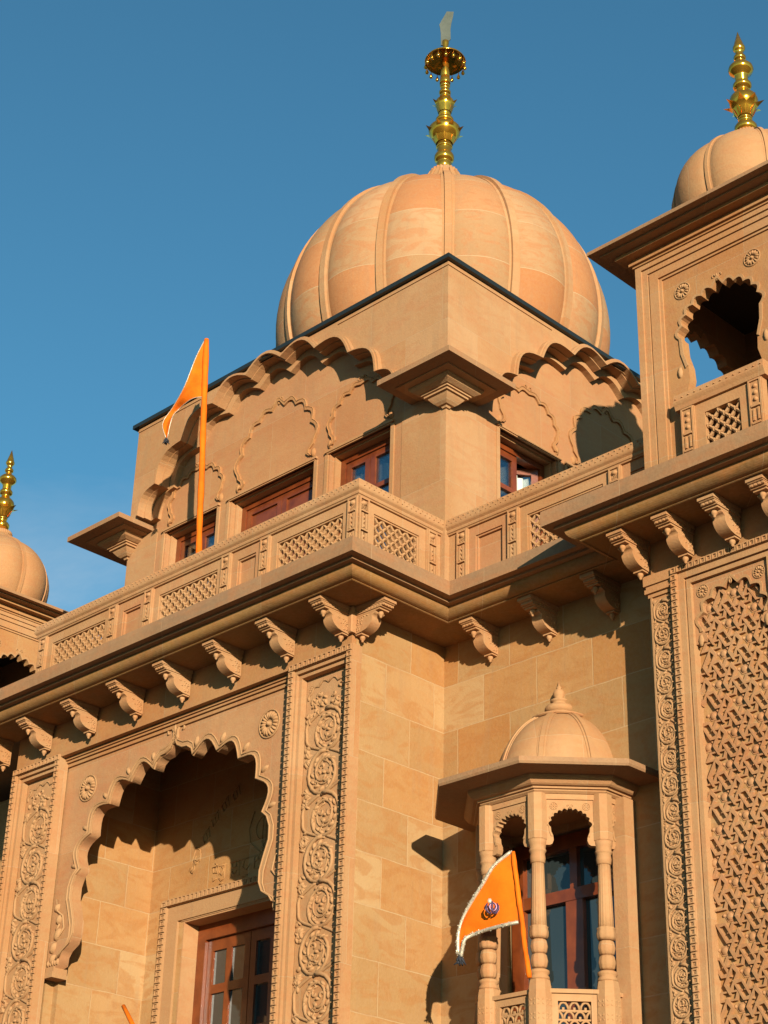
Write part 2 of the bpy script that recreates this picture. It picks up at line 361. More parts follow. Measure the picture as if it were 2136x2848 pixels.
def scrolls(m, F, ac, w, b0, b1, unit, c, tr=.012, rnd=None):
    rnd = rnd or random.Random(3)
    n = max(1, int(round((b1-b0)/unit))); u = (b1-b0)/n; r0 = min(w*.44, u*.49)
    for i in range(n):
        cy = b1-(i+.5)*u; sg = 1 if i % 2 == 0 else -1; cx = ac+sg*w*.03
        pts = []; T = 30
        for t in range(T+1):
            f = t/T; an = PI*.55+sg*(-f*3.5*PI*.95) if sg > 0 else PI*.45+(f*3.5*PI*.95)
            rr = r0*(1-.80*f**1.7); pts.append(F(cx+rr*math.cos(an), cy+rr*1.08*math.sin(an), c+.004))
        tube(m, pts, [tr*(1.35-.6*t/T) for t in range(T+1)], 5)
        # S stem to the next volute
        sx = -sg*w*.44
        tube(m, smooth([F(ac+sx*.2, cy+u*.52, c), F(ac+sx*.95, cy+u*.28, c+.004), F(ac+sx*1.02, cy, c+.004), F(ac+sx*.85, cy-u*.27, c+.004), F(ac-sx*.15, cy-u*.52, c)]), tr*1.0, 5)
        tube(m, [F(cx+r0*.50*math.cos(PI*.5+t*.42*sg), cy+r0*.54*math.sin(PI*.5+t*.42*sg), c+.003) for t in range(12)], tr*.62, 4)
        for j in range(13):    # leaves curling inside the volute
            an = 2*PI*j/13+rnd.random()*.3; rr = r0*(.72+.05*math.sin(j*2.1))
            blob(m, F, cx+rr*math.cos(an), cy+rr*1.08*math.sin(an), c-.002, r0*.19, r0*.085, tr*1.7, an+sg*1.0+rnd.random()*.5)
        for j in range(3+(i % 2)):
            an = 2*PI*j/(3+i % 2)+rnd.random()*.8; rr = r0*.30; hook(m, F, cx+rr*math.cos(an), cy+rr*math.sin(an), c, r0*.15, an+rnd.random(), sg, tr*.7)
        for j in range(5):
            an = 2*PI*j/5+rnd.random()*.6; rr = r0*.62; hook(m, F, cx+rr*math.cos(an), cy+1.05*rr*math.sin(an), c, r0*.12, an+2, -sg, tr*.6)
        blob(m, F, cx+r0*.05, cy, c, r0*.12, r0*.09, tr*1.7)
        for s2 in (-1, 1):     # leaf clumps in the gaps
            for j in range(12):
                an = rnd.random()*PI
                blob(m, F, ac+s2*w*(.36+.10*rnd.random()), cy+u*(.5*(1 if j % 2 else -1)*(.55+.45*rnd.random())), c-.002, r0*.20, r0*.08, tr*1.7, an)
            tube(m, [F(ac+s2*w*a, cy+u*b, c+.002) for a, b in ((.30, .5), (.42, .44), (.46, .36), (.42, .31), (.37, .35))], tr*.6, 4)
            hook(m, F, ac+s2*w*.40, cy+u*.47, c, r0*.16, rnd.random()*6, s2, tr*.75)
def frame_rect(m, F, a0, a1, b0, b1, w, c0, c1):
    slab(m, F, [(a0, b0), (a1, b0), (a1, b1), (a0, b1)], [[(a0+w, b0+w), (a1-w, b0+w), (a1-w, b1-w), (a0+w, b1-w)]], c0, c1)
def lattice(m, F, a0, a1, b0, b1, c0, c1, p=.088):
    # diagonal pierced screen with four-pointed bosses where bars cross
    hb = .0105; cm = (c0+c1)/2
    def clipline(x, y, dx, dy):
        t0, t1 = -9, 9
        for (o, d, lo, hi) in ((x, dx, a0, a1), (y, dy, b0, b1)):
            ta, tb = (lo-o)/d, (hi-o)/d
            if ta > tb: ta, tb = tb, ta
            t0, t1 = max(t0, ta), min(t1, tb)
        return t0, t1
    s = 2**-.5
    for sg in (1, -1):
        N = int((a1-a0+b1-b0)/p)+2
        for i in range(-N, N):
            x = (a0+a1)/2+i*p; y = (b0+b1)/2
            t0, t1 = clipline(x, y, s, sg*s)
            if t1-t0 < .02: continue
            n = Vector((-sg*s, s))
            q = [(x+t0*s+n.x*hb, y+t0*sg*s+n.y*hb), (x+t0*s-n.x*hb, y+t0*sg*s-n.y*hb), (x+t1*s-n.x*hb, y+t1*sg*s-n.y*hb), (x+t1*s+n.x*hb, y+t1*sg*s+n.y*hb)]
            d = .002 if sg > 0 else 0
            vs = [F(*t, c0) for t in q]+[F(*t, c1-.008-d) for t in q]+[F(x+t0*s, y+t0*sg*s, c1-d), F(x+t1*s, y+t1*sg*s, c1-d)]
            m.add(vs, [(3, 2, 1, 0), (0, 1, 5, 8, 4), (1, 2, 6, 5), (2, 3, 7, 9, 6), (3, 0, 4, 7), (4, 8, 9, 7), (8, 5, 6, 9)])
    h = p/2
    i0, i1 = int((a0-(a0+a1)/2)/h)-1, int((a1-(a0+a1)/2)/h)+1
    for i in range(i0, i1+1):
        for j in range(-12, 13):
            if (i+j) % 2: continue
            x, y = (a0+a1)/2+i*h, (b0+b1)/2+j*h
            if a0+.012 < x < a1-.012 and b0+.012 < y < b1-.012:
                r = p*.215; pts = []
                for t in range(8):
                    rr = r if t % 2 == 0 else r*.5; pts.append((x+rr*math.cos(t*PI/4), y+rr*math.sin(t*PI/4)))
                vs = [F(*q, c0+.004) for q in pts]+[F(*q, c1+.001) for q in pts]+[F(x, y, c1+.010)]
                m.add(vs, [(t, (t+1) % 8, 8+(t+1) % 8, 8+t) for t in range(8)]+[(8+t, 8+(t+1) % 8, 16) for t in range(8)])
# ------------------------------------------------------------------ ground
GZ = -8.92
m = MB(); N = 24
vs = [((i/N-.5)*1600, (j/N-.5)*1600, GZ-.0) for j in range(N+1) for i in range(N+1)]
m.add(vs, [(j*(N+1)+i, j*(N+1)+i+1, (j+1)*(N+1)+i+1, (j+1)*(N+1)+i) for j in range(N) for i in range(N)])
g = obj('ground', m, M_EARTH); g['kind'] = 'structure'
# ------------------------------------------------------------------ temple
D = .973; XR, YR = 2.187, .597
T = empty('temple', (0, 0, GZ), 'tan carved sandstone temple with big ribbed dome, cornice and balustrade filling the view', 'temple')
# --- main walls
m = MB()
box(m, FX(0), -4.10, -.02, -2.235, -1.90, -.16, -.022)          # frieze above the arch
obj('wall', m, M_ST, T, label='plain frieze band under the cornice brackets')
m = MB()
box(m, FY(0), .06, D+.1, GZ, -1.90, -.048, -.012)                # return wall
obj('wall', m, M_WALL, T, label='sunlit block wall turning in beside the carved pilaster')
m = MB()
slab(m, FX(D), [(-.012, GZ), (2.40, GZ), (2.40, -1.9), (-.012, -1.9)], [[(.58, -6.6), (1.60, -6.6), (1.60, -3.60), (.58, -3.60)]], -.14, 0)
obj('wall', m, M_WALL, T, label='recessed block wall behind the small domed balcony')
m = MB()   # right wing: core behind the facing
box(m, FX(.72), 2.06+.14, 5.2, GZ, -1.9, -1.2, 0)
box(m, FX(.622), 2.16, 5.2, -2.20, -1.965+.06, -.1, 0)
obj('wall', m, M_ST, T, label='right wing wall with latticed window')
m = MB()   # left of the porch pilaster
box(m, FX(0), -4.115, -3.52, GZ, -1.9, -.9, -.16)
box(m, FX(D), -9.5, -4.0, GZ, -1.9, -.3, 0)
obj('wall', m, M_WALL, T, label='shaded wall left of the arched porch')
# --- porch
PB = 1.076; XL, XP = -3.46, -.64
m = MB()
box(m, FY(XL), .24, PB+.02, GZ, -1.96, -.10, 0); box(m, FY(XP+.1), .24, PB+.02, GZ, -1.96, -.10, 0)
DX0, DX1, DZ = -2.995, -1.20, -3.50
slab(m, FX(PB), [(XL-.1, GZ), (XP+.1, GZ), (XP+.1, -1.96), (XL-.1, -1.96)], [[(DX0, GZ+.1), (DX1, GZ+.1), (DX1, DZ), (DX0, DZ)]], -.26, 0)
obj('porch_wall', m, M_WALL, T)
m = MB(); F = FX(PB)
slab(m, F, [(DX0-.001, GZ+.1), (DX0+.012, GZ+.1), (DX0+.012, DZ-.012), (DX1-.012, DZ-.012), (DX1-.012, GZ+.1), (DX1+.001, GZ+.1), (DX1+.001, DZ+.001), (DX0-.001, DZ+.001)], [], -.15, .003)
obj('door_reveal', m, M_PALE, T)
m = MB(); box(m, FX(.15), XL-.1, XP+.2, -1.99, -1.95, -1.05, 0); obj('porch_ceiling', m, M_ST, T)
# porch door
F = FX(PB); m = MB()
for (w0, w1, c) in ((0, .055, .045), (.055, .19, .022)):
    a0, a1, z = DX0-.25+w0, DX1+.25-w0, DZ+.20-w0; a0i, a1i, zi = DX0-.25+w1, DX1+.25-w1, DZ+.20-w1
    slab(m, F, [(a0, GZ+.1), (a0i, GZ+.1), (a0i, zi), (a1i, zi), (a1i, GZ+.1), (a1, GZ+.1), (a1, z), (a0, z)], [], -.02, c)
beads(m, F, DX0-.19, DX1+.25, DZ+.142, DZ+.199, .0455, .052)
beads(m, F, DX0-.25, DX0-.19, -6.2, DZ+.19, .045, .052)
for t in (0, 1): box(m, F, DX0-.05+.03*t, DX1+.05-.03*t, DZ+.03-.03*t, DZ+.06-.03*t, -.02, .01+.0*t)
obj('door_surround', m, M_CARVE, T)
m = MB(); Fd = FX(PB+.20)
box(m, Fd, DX0, DX0+.11, GZ+.1, DZ, -.1, .05); box(m, Fd, DX1-.11, DX1, GZ+.1, DZ, -.1, .05); box(m, Fd, DX0+.11, DX1-.11, DZ-.14, DZ, -.1, .05)
dr = obj('door', m, M_WOOD, T)
m = MB(); ms = MB(); gl = MB()
nl = 3; lw = (DX1-DX0-.22)/nl
for i in range(nl):
    a0 = DX0+.11+i*lw+.004; a1 = a0+lw-.008; zt = DZ-.144
    zs = [zt-.09, zt-.40, zt-.78, zt-1.16, zt-1.54]
    am = (a0+a1)/2
    holes = []
    for r in range(4):
        for (h0, h1) in ((a0+.065, am-.028), (am+.028, a1-.065)): holes.append([(h0, zs[r+1]+.035), (h1, zs[r+1]+.035), (h1, zs[r]-.035+.035*(r == 0)), (h0, zs[r]-.035+.035*(r == 0))])
    slab(m, Fd, [(a0, GZ+.1), (a1, GZ+.1), (a1, zt), (a0, zt)], holes, -.03, .015)
    box(gl, Fd, a0+.05, a1-.05, zs[4]-.02, zt-.05, -.015, -.005)
obj('door_leaf', m, M_WOOD, dr); obj('glass_pane', gl, M_GLASS, dr)
m = MB(); box(m, FX(PB+.45), XL-.2, XP+.2, GZ+.1, -2.3, -.05, 0); obj('dark_room', m, M_DARK, T)
# inscription and emblem cut into the porch wall, as raised strokes
m = MB(); F = FX(PB)
def strokes(m, F, L, r, c=.002):
    for s in L: tube(m, [F(a, b, c) for a, b in s], r, 4)
ST = [[(-2.975, -3.09), (-2.90, -2.90)], [(-2.90, -2.90), (-2.85, -2.93), (-2.845, -2.99), (-2.875, -3.02), (-2.91, -3.00), (-2.895, -2.97)], [(-2.93, -3.00), (-2.90, -3.045), (-2.87, -3.03)],
      [(-2.925, -3.03), (-2.905, -3.07), (-2.93, -3.115), (-2.955, -3.10), (-2.93, -3.055)], [(-2.835, -2.96), (-2.845, -3.03)],
      [(-2.675, -3.115), (-2.50, -3.115)], [(-2.665, -3.115), (-2.66, -3.16), (-2.61, -3.17), (-2.625, -3.115)], [(-2.665, -3.19), (-2.655, -3.23), (-2.61, -3.21)], [(-2.60, -3.115), (-2.585, -3.19)],
      [(-2.56, -3.13), (-2.53, -3.15), (-2.55, -3.20), (-2.58, -3.18)], [(-2.52, -3.115), (-2.515, -3.23), (-2.56, -3.245), (-2.585, -3.22)], [(-2.575, -3.27), (-2.525, -3.265)], [(-2.645, -3.085), (-2.615, -3.10)],
      [(-2.45, -3.115), (-2.10, -3.115)], [(-2.44, -3.115), (-2.43, -3.16), (-2.38, -3.16), (-2.38, -3.115)], [(-2.43, -3.19), (-2.40, -3.22), (-2.37, -3.19)], [(-2.34, -3.115), (-2.335, -3.24)],
      [(-2.27, -3.115), (-2.30, -3.18), (-2.25, -3.21), (-2.21, -3.17)], [(-2.29, -3.26), (-2.23, -3.255)], [(-2.16, -3.115), (-2.155, -3.22)], [(-2.16, -3.16), (-2.10, -3.15)], [(-2.155, -3.22), (-2.08, -3.215)]]
ST += [[(-2.42+.07*i, -3.29), (-2.41+.07*i, -3.345), (-2.375+.07*i, -3.34), (-2.37+.07*i, -3.29)] for i in range(5)]
# curved line of lettering rising towards the emblem
for i in range(6):
    a = R(200-22*i); cx, cz = -2.18+.72*math.cos(a), -3.02+.62*math.sin(-a+PI)*1.0
for i, (x, z) in enumerate(((-2.80, -2.80), (-2.70, -2.68), (-2.58, -2.58), (-2.45, -2.51))):
    ST += [[(x-.05, z-.03), (x+.05, z+.05)], [(x-.03, z-.02), (x+.0, z-.08), (x+.03, z-.05), (x+.01, z)], [(x+.04, z+.04), (x+.06, z-.04)]]
strokes(m, F, ST, .0055)
obj('inscription', m, M_WALL, T); m = MB()
ec, ez = -2.06, -2.90
E1 = [(ec+.10*math.cos(t*PI/8), ez+.10*math.sin(t*PI/8)) for t in range(17)]
strokes(m, F, [E1, [(ec, ez+.2), (ec+.018, ez+.12), (ec+.02, ez-.1), (ec, ez-.17), (ec-.02, ez-.1), (ec-.018, ez+.12), (ec, ez+.2)]]+
        [[(ec+sg*.03, ez-.20), (ec+sg*.16, ez-.10), (ec+sg*.185, ez+.02), (ec+sg*.13, ez+.16)] for sg in (-1, 1)]+[[(ec+sg*.02, ez-.16), (ec-sg*.05, ez-.22), (ec-sg*.06, ez-.26)] for sg in (-1, 1)], .007)
obj('carved_emblem', m, M_WALL, T)
# --- the scalloped arch of the porch
AC = -2.065; F = FX(.12)
half = [(1.395, -4.06), (1.30, -4.06), (1.30, -4.00), (1.24, -3.985), (1.235, -3.92), (1.20, -3.875), (1.12, -3.83), (1.085, -3.76), (1.085, -3.68), (1.12, -3.58), (1.165, -3.47), (1.165, -3.37), (1.13, -3.29)]
cusps = [(-1.075, -3.25), (-.985, -2.98), (-.775, -2.78), (-.52, -2.655), (-.235, -2.62)]
left = [(-a, b) for a, b in half]
L1 = lobes(cusps, .36, 8)
tipc = [(-.235, -2.62), (-.215, -2.565), (-.16, -2.53), (-.10, -2.525), (-.04, -2.495), (0, -2.43)]
arch = left+L1+tipc[1:]
arch = arch+[(-a, b) for a, b in reversed(arch[:-1])]
arch = [(AC+a, b) for a, b in arch]
poly = [(AC+a, b) for a, b in [(-1.41, -4.06)]]+arch+[(AC+1.41, -4.06), (AC+1.41, -2.32), (AC-1.41, -2.32)]
m = MB(); slab(m, F, poly, [], -.085, 0, True)
asc = obj('arch_screen', m, M_PNK, T)
i0, i1 = 4, len(arch)-4; inn = arch[i0:i1]; cc = (AC, -3.3)
m = MB()
strip(m, F, grow(inn, cc, .004), grow(inn, cc, .045), 0, .014)
tube(m, [F(a, b, .016) for a, b in grow(inn, cc, .012)], .008, 5); tube(m, [F(a, b, .014) for a, b in grow(inn, cc, .052)], .008, 5)
for sg in (-1, 1):      # scroll and leaves at the springing, and leaf buds over each cusp
    for (a, b, r) in ((1.30, -3.74, .045), (1.30, -3.62, .035), (1.34, -3.52, .03), (1.34, -3.84, .04), (1.33, -3.93, .035)):
        blob(m, F, AC+sg*a, b, 0, r*.8, r*1.3, .03, sg*.4)
    tube(m, [F(AC+sg*a, b, .008) for a, b in ((1.36, -3.45), (1.33, -3.55), (1.25, -3.60), (1.22, -3.70), (1.28, -3.76), (1.32, -3.70), (1.28, -3.66))], .010, 5)
    for a, b in ((1.075, -3.25), (.985, -2.98), (.775, -2.78), (.52, -2.655), (.235, -2.62)):
        q = Vector((a, b+3.45)); q = q/q.length; a2, b2 = a+q.x*.10, b+q.y*.10+.02
        blob(m, F, AC+sg*a2, b2, 0, .045, .02, .02, math.atan2(q.y, sg*q.x))
    box(m, F, AC+sg*1.355-.06, AC+sg*1.355+.06, -4.075, -4.03, -.12, .02); box(m, F, AC+sg*1.345-.05, AC+sg*1.345+.05, -4.03, -3.99, -.12, .012)
    for j in range(5): blob(m, F, AC+sg*(1.26+.03*j), -3.96, 0, .012, .03, .02)
crest(m, F, AC, -2.46, .004, .16)
obj('arch_moulding', m, M_CARVE, asc)
for sg in (-1, 1):
    m = MB(); rosette(m, F, AC+sg*1.10, -2.575, .004, .108, 18)
    m.add([F(AC+sg*1.10, -2.575, .002)]+[F(AC+sg*1.10+.1*math.cos(t*PI/8), -2.575+.1*math.sin(t*PI/8), .002) for t in range(16)], [(0, 1+t, 1+(t+1) % 16) for t in range(16)])
    obj('rosette', m, M_CARVE, asc)
m = MB()
for k_, (z0, z1, c) in enumerate(((-2.262, -2.235, .10), (-2.285, -2.266, .05), (-2.305, -2.289, .035), (-2.335, -2.310, .018))):
    box(m, F, AC-1.41+.0*k_, AC+1.41, z0, z1, -.06, c)
obj('arch_moulding', m, M_ST, T, label='straight moulding over the porch arch')
# --- carved pilasters of the porch
def pilaster(x0, x1, y, zt, zb, unit, nm='pilaster'):
    F = FX(y); m = MB(); w = x1-x0; bw = .052
    for a0, a1 in ((x0, x0+bw), (x1-bw, x1)): box(m, F, a0, a1, zb, zt-bw, -.105, -.012)
    box(m, F, x0, x1, zt-bw, zt, -.105, -.012)
    p = obj(nm, m, M_PALE, T)
    m = MB()
    for i_, (o, ww, c0, c1) in enumerate(((bw, .018, -.104, -.026), (bw+.018, .030, -.103, -.050))):
        slab(m, F, [(x0+o, zb), (x0+o+ww, zb), (x0+o+ww, zt-o-ww-.01), (x1-o-ww, zt-o-ww-.01), (x1-o-ww, zb), (x1-o, zb), (x1-o, zt-o), (x0+o, zt-o)], [], c0, c1)
    o = bw+.048
    box(m, F, x0+o, x1-o, zb, zt-o-.01, -.35, -.105)
    obj('pilaster_frame', m, M_PALE, p)
    m = MB(); o = .012
    beads(m, F, x0+.002, x0+bw-.002, zb, zt-bw-.001, -.010, .049); beads(m, F, x1-bw+.002, x1-.002, zb, zt-bw-.001, -.010, .049); beads(m, F, x0+.002, x1-.002, zt-bw+.001, zt-.001, -.0095, .049)
    obj('bead_border', m, M_PALE, p)
    m = MB(); a0, a1 = x0+bw+.05, x1-bw-.05; wi = a1-a0; top = zt-bw-.085
    rnd = random.Random(int(abs(x0)*100))
    # arched crown of the panel with leaves
    ar = scallop((a0+a1)/2, top-.14, wi*.44, .10, 6, .30, seg=4)
    tube(m, [F(a, b, -.103) for a, b in ar], .009, 5)
    for j in range(16): blob(m, F, (a0+a1)/2+(rnd.random()-.5)*wi*.74, top-.10-rnd.random()*.17, -.107, .026, .013, .022, rnd.random()*PI)
    for j in range(11): hook(m, F, (a0+a1)/2+(rnd.random()-.5)*wi*.66, top-.09-.17*(j+.5)/11, -.105, .020, rnd.random()*6, 1 if j % 2 else -1, .009)
    for sg in (-1, 1): rosette(m, F, (a0+a1)/2+sg*wi*.40, top-.055, -.104, .026, 6)
    scrolls(m, F, (a0+a1)/2, wi, zb, top-.25, unit, -.105, .0125, rnd)
    obj('carved_panel', m, M_CARVE, p)
    return p
pilaster(-.658, 0, 0, -2.24, -6.4, .305)
pilaster(-4.12, -3.462, 0, -2.24, -6.4, .305)
# --- right wing facing
F = FX(YR); m = MB()
CX = 2.745; fx0, fx1 = 2.323, 3.167
bw = .048; zt = -2.20
for a0, a1 in ((fx0, fx0+bw), (fx1-bw, fx1)): box(m, F, a0, a1, -7.4, zt-bw, -.13, -.012)
box(m, F, fx0, fx1, zt-bw, zt, -.13, -.012)
for (o, ww, c1) in ((bw, .045, -.020), (bw+.045, .010, -.045), (bw+.055, .032, -.030)):
    slab(m, F, [(fx0+o, -7.4), (fx0+o+ww, -7.4), (fx0+o+ww, zt-o-ww), (fx1-o-ww, zt-o-ww), (fx1-o-ww, -7.4), (fx1-o, -7.4), (fx1-o, zt-o), (fx0+o, zt-o)], [], -.13, c1)
box(m, F, fx1, 5.2, -7.4, zt, -.13, -.02)
rw = obj('window_surround', m, M_PALE, T, label='pale stepped frame of the lattice window')
m = MB(); beads(m, F, fx0+.002, fx0+bw-.002, -7.4, zt-bw-.001, -.010, .047); beads(m, F, fx1-bw+.002, fx1-.002, -7.4, zt-bw-.001, -.010, .047); beads(m, F, fx0+.002, fx1-.002, zt-bw+.001, zt-.001, -.0095, .047)
obj('bead_border', m, M_PALE, rw)
# carved strip at the wing's corner and its capital
m = MB(); Fs = FX(.645); box(m, Fs, 2.135, fx0+.02, -7.4, -2.34, -.1, 0)
st = obj('pilaster', m, M_PALE, T, label='narrow scroll-carved strip at the corner of the right wing')
m = MB(); scrolls(m, Fs, 2.225, .15, -7.4, -2.37, .165, .001, .008)
box(m, Fs, 2.137, 2.15, -7.4, -2.342, .0, .012)
obj('carved_panel', m, M_CARVE, st)
m = MB(); n_ = 0
for (z0, z1, e) in ((-2.26, -2.19, .035), (-2.285, -2.26, .022), (-2.315, -2.285, .03), (-2.342, -2.315, .014)):
    box(m, Fs, 2.135-e, fx0-.001, z0, z1, -.08, e)
obj('capital', m, M_PALE, st)
# spandrel with rosettes over the lattice
a0, a1 = fx0+bw+.085, fx1-bw-.085; ztop = zt-bw-.087
Fp = FX(YR+.055)
ar = scallop(CX, -2.66, .232, .235, 7, .38, .10, .02, 6)
poly = [(a0, ar[0][1])]+ar+[(a1, ar[0][1]), (a1, ztop), (a0, ztop)]
m = MB(); slab(m, Fp, poly, [], -.07, 0)
sp = obj('spandrel', m, M_PNK, T, label='spandrel over the lattice window')
m = MB(); inn = ar[4:-4]; strip(m, Fp, inn, grow(inn, (CX, -2.7), .02), 0, .008); crest(m, Fp, CX, -2.42, .003, .05)
for sg in (-1, 1): blob(m, Fp, CX+sg*.245, -2.74, 0, .02, .045, .012)
obj('arch_moulding', m, M_CARVE, sp)
for sg in (-1, 1):
    m = MB(); rosette(m, Fp, CX+sg*.212, -2.408, .003, .043, 12); obj('rosette', m, M_CARVE, sp)
# interlaced stone lattice
m = MB(); Fj = FX(YR+.068); d = .2
A = [(math.cos(R(t)), math.sin(R(t))) for t in (15, 75, 135)]
def inl(x, z, e=0):
    if x < a0+.0+e or x > a1-e or z > -2.43: return False
    if z > -2.66: return abs(x-CX) < .225*math.sqrt(max(0, 1-((z+2.66)/.235)**2))+.03
    return True
def bar(x, z, ang, L, w, c1, hollow=True):
    ca, sa = math.cos(ang), math.sin(ang)
    G = lambda a, b, c: Fj(x+a*ca-b*sa, z+a*sa+b*ca, c)
    q = .0115; e = w*.50   # pointed, skewed ends
    o = [(-L/2-e, -w/2), (L/2-e*.2, -w/2), (L/2+e, w/2), (-L/2+e*.2, w/2)]
    i_ = [(-L/2+q*.4, -w/2+q), (L/2-e*.2-q, -w/2+q), (L/2-q*.4, w/2-q), (-L/2+e*.2+q, w/2-q)]
    slab(m, G, o, [i_], -.05, c1)
for i in range(-22, 30):
    for j in range(-40, 20):
        px = CX+.03+i*d*A[0][0]+j*d*A[1][0]; pz = -3.0+i*d*A[0][1]+j*d*A[1][1]
        if pz < -6.0: continue
        for k_, (ux, uz) in enumerate(A):
            x, z = px+ux*d/2, pz+uz*d/2
            if inl(x, z, .012):
                bar(x, z, R((60, 120, 180)[k_]), .118, .060, .0-.003*k_)
        if inl(px, pz, .0):
            slab(m, Fj, [(px+.034*math.cos(R(60*t)), pz+.034*math.sin(R(60*t))) for t in range(6)], [], -.05, -.022); blob(m, Fj, px, pz, -.023, .026, .026, .012)
            for t in range(3): blob(m, Fj, px+.043*math.cos(R(45+120*t)), pz+.043*math.sin(R(45+120*t)), -.040, .016, .016, .026)
obj('stone_lattice', m, M_PNK, T, label='interlaced bar lattice filling the tall window')
m = MB(); box(m, FX(YR+.094), a0-.01, a1+.01, -6.2, -2.4, -.01, 0); obj('lattice_backing', m, M_WALL, T)
# --- cornice
CP = [(-9.4, D), (-4.12, D), (-4.12, 0), (0, 0), (0, D), (XR, D), (XR, YR), (5.2, YR)]
CPl = [(-4.9, 0), (0, 0), (0, D), (XR, D), (XR, YR), (5.2, YR)]
m = MB()
sweep(m, CPl, [(-.3, -1.76), (-.3, -1.89), (.448, -1.89), (.448, -1.872), (.511, -1.872), (.511, -1.866), (.514, -1.80), (.509, -1.76)])
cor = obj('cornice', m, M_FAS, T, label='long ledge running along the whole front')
m = MB()
prof = [(-.02, -1.88), (-.02, -1.965), (.315, -1.965), (.322, -1.972), (.33, -1.968)]
for t in range(9):
    a = PI/2*t/8; prof.append((.325+.075*math.sin(a), -1.965+.070*(1-math.cos(a))+.004))
prof += [(.408, -1.887), (.432, -1.887), (.432, -1.88)]
sweep(m, CPl, prof)
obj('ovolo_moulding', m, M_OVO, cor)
m = MB()
slab(m, Fr((0, 0, 0), (1, 0, 0), (0, -1, 0)), [(0, 0), (1, 0), (1, 1)], [], 0, .001) if False else None
# terrace floor
tv = [(-4.9, .2), (-.2, .2), (-.2, D+.2), (XR+.15, D+.2), (XR+.15, YR+.2), (5.2, YR+.2), (5.2, 9), (-9.4, 9), (-9.4, .2)]
tr = tessellate_polygon([[Vector((x, y, 0)) for x, y in tv]])
m.add([(x, y, -1.756) for x, y in tv], [tuple(t) for t in tr])
obj('terrace_floor', m, M_FAS, T)
# --- brackets
def bracket_mesh():
    m = MB(); w = .053
    P_ = lambda a, b, c: LOC(a, b, c)
    Fside = Fr((0, 0, 0), (0, -1, 0), (1, 0, 0))   # a = outward, c = sideways
    box(m, P_, -w-.008, w+.008, -1.995, -1.966, 0, .305)
    slab(m, Fside, [(0, -2.003), (.29, -2.003), (.297, -1.996), (0, -1.996)], [], -w-.002, w+.002)
    box(m, P_, -w+.002, w-.002, -2.022, -2.003, 0, .28)
    box(m, P_, -w-.002, w+.002, -2.030, -2.022, 0, .262)
    box(m, P_, -w+.006, w-.006, -2.043, -2.030, 0, .245)
    for i in range(9):
        for sg in (-1, 1): box(m, P_, sg*(w-.002)-.004, sg*(w-.002)+.004, -2.020, -2.006, .02+.028*i, .036+.028*i)
    for i in range(4): box(m, P_, -w+.01+i*.028, -w+.024+i*.028, -2.020, -2.006, .27, .284)
    cur = [(0, -2.043), (.20, -2.043), (.205, -2.055), (.185, -2.062), (.165, -2.072), (.168, -2.082), (.168, -2.10), (.158, -2.122), (.138, -2.142), (.108, -2.158), (.07, -2.167), (.03, -2.170), (0, -2.172)]
    slab(m, Fside, cur, [], -w*.86, w*.86, True)
    box(m, P_, -w*.7, w*.7, -2.182, -2.172, 0, .06)
    rnd = random.Random(5)
    for sg in (1, -1):
        G = Fr((sg*w*.86, 0, 0), (0, -1, 0), (sg, 0, 0))
        for j in range(22):
            a, b = .02+rnd.random()*.12, -2.055-rnd.random()*.095
            if a+(-2.055-b)*.8 < .14: blob(m, G, a, b, -.001, .011, .006, .008, rnd.random()*PI)
    return m
br0 = obj('bracket', bracket_mesh(), M_PALE, T, local=True)
for (py_, pz_) in ((-.212, -2.062), (-.034, -2.198)):
    m = MB(); lathe(m, (0, py_, pz_), [(.012, .024), (.018, .014), (.021, .002), (.018, -.010), (.010, -.017), (.010, -.024), (.006, -.030), (.0005, -.032)], 12)
    pd = obj('pendant', m, M_PALE, None, local=True); pd.parent = br0; pd.location = (0, 0, 0)
spots = [(x, -.02+.02, 0) for x in (-.075, -.645, -1.237, -1.832, -2.415, -3.02, -3.633, -4.225)]
spots += [(0, .075, PI/2)] + [(x, D, 0) for x in (.475, 1.03, 1.59)] + [(x, YR+.0, 0) for x in (2.118, 2.478, 2.838, 3.198, 3.56)] + [(XR-.0, .82, -PI/2)]
for i, (x, y, rz) in enumerate(spots):
    if i == 0: place(br0, (x, y, 0), rz, T); br0.location = Vector((x, y, 0))-ORG[T.name]
    else: dup(br0, (x, y, 0), rz, T)
m = MB(); box(m, FX(0), -.034, .012, -2.165, -1.966, -.03, .016, .008); obj('corner_block', m, M_PALE, T)
# --- balustrade
BZ0, BZ1 = -1.756, -.755
def post_mesh(w=.116):
    m = MB(); box(m, LOC, 0, w, BZ0, BZ1, -.10, 0); 
    frame_rect(m, LOC, .006, w-.006, BZ0+.2, BZ1-.004, .014, -.01, .012)
    n = 7; z = BZ1-.03
    blob(m, LOC, w/2, z-.02, 0, .03, .022, .022); rosette(m, LOC, w/2, z-.06, .004, .022, 6)
    box(m, LOC, .022, w-.022, z-.100, z-.088, 0, .018)
    for i in range(4):
        zz = z-.112-i*.165
        box(m, LOC, .03, .046, zz-.13, zz, 0, .014); box(m, LOC, w-.046, w-.03, zz-.13, zz, 0, .014)
        for j in range(3): blob(m, LOC, w/2, zz-.03-.038*j, 0, .012, .016, .014, .5*(-1)**j)
        box(m, LOC, .022, w-.022, zz-.152, zz-.138, 0, .02)
    return m
post0 = obj('baluster_post', post_mesh(), M_PALE, T, local=True)
def ppost(x, y, rz, first=[True]):
    if first[0]: first[0] = False; post0.location = Vector((x, y, 0))-ORG[T.name]; post0.rotation_euler = (0, 0, rz)
    else: dup(post0, (x, y, 0), rz, T)
BY = .397
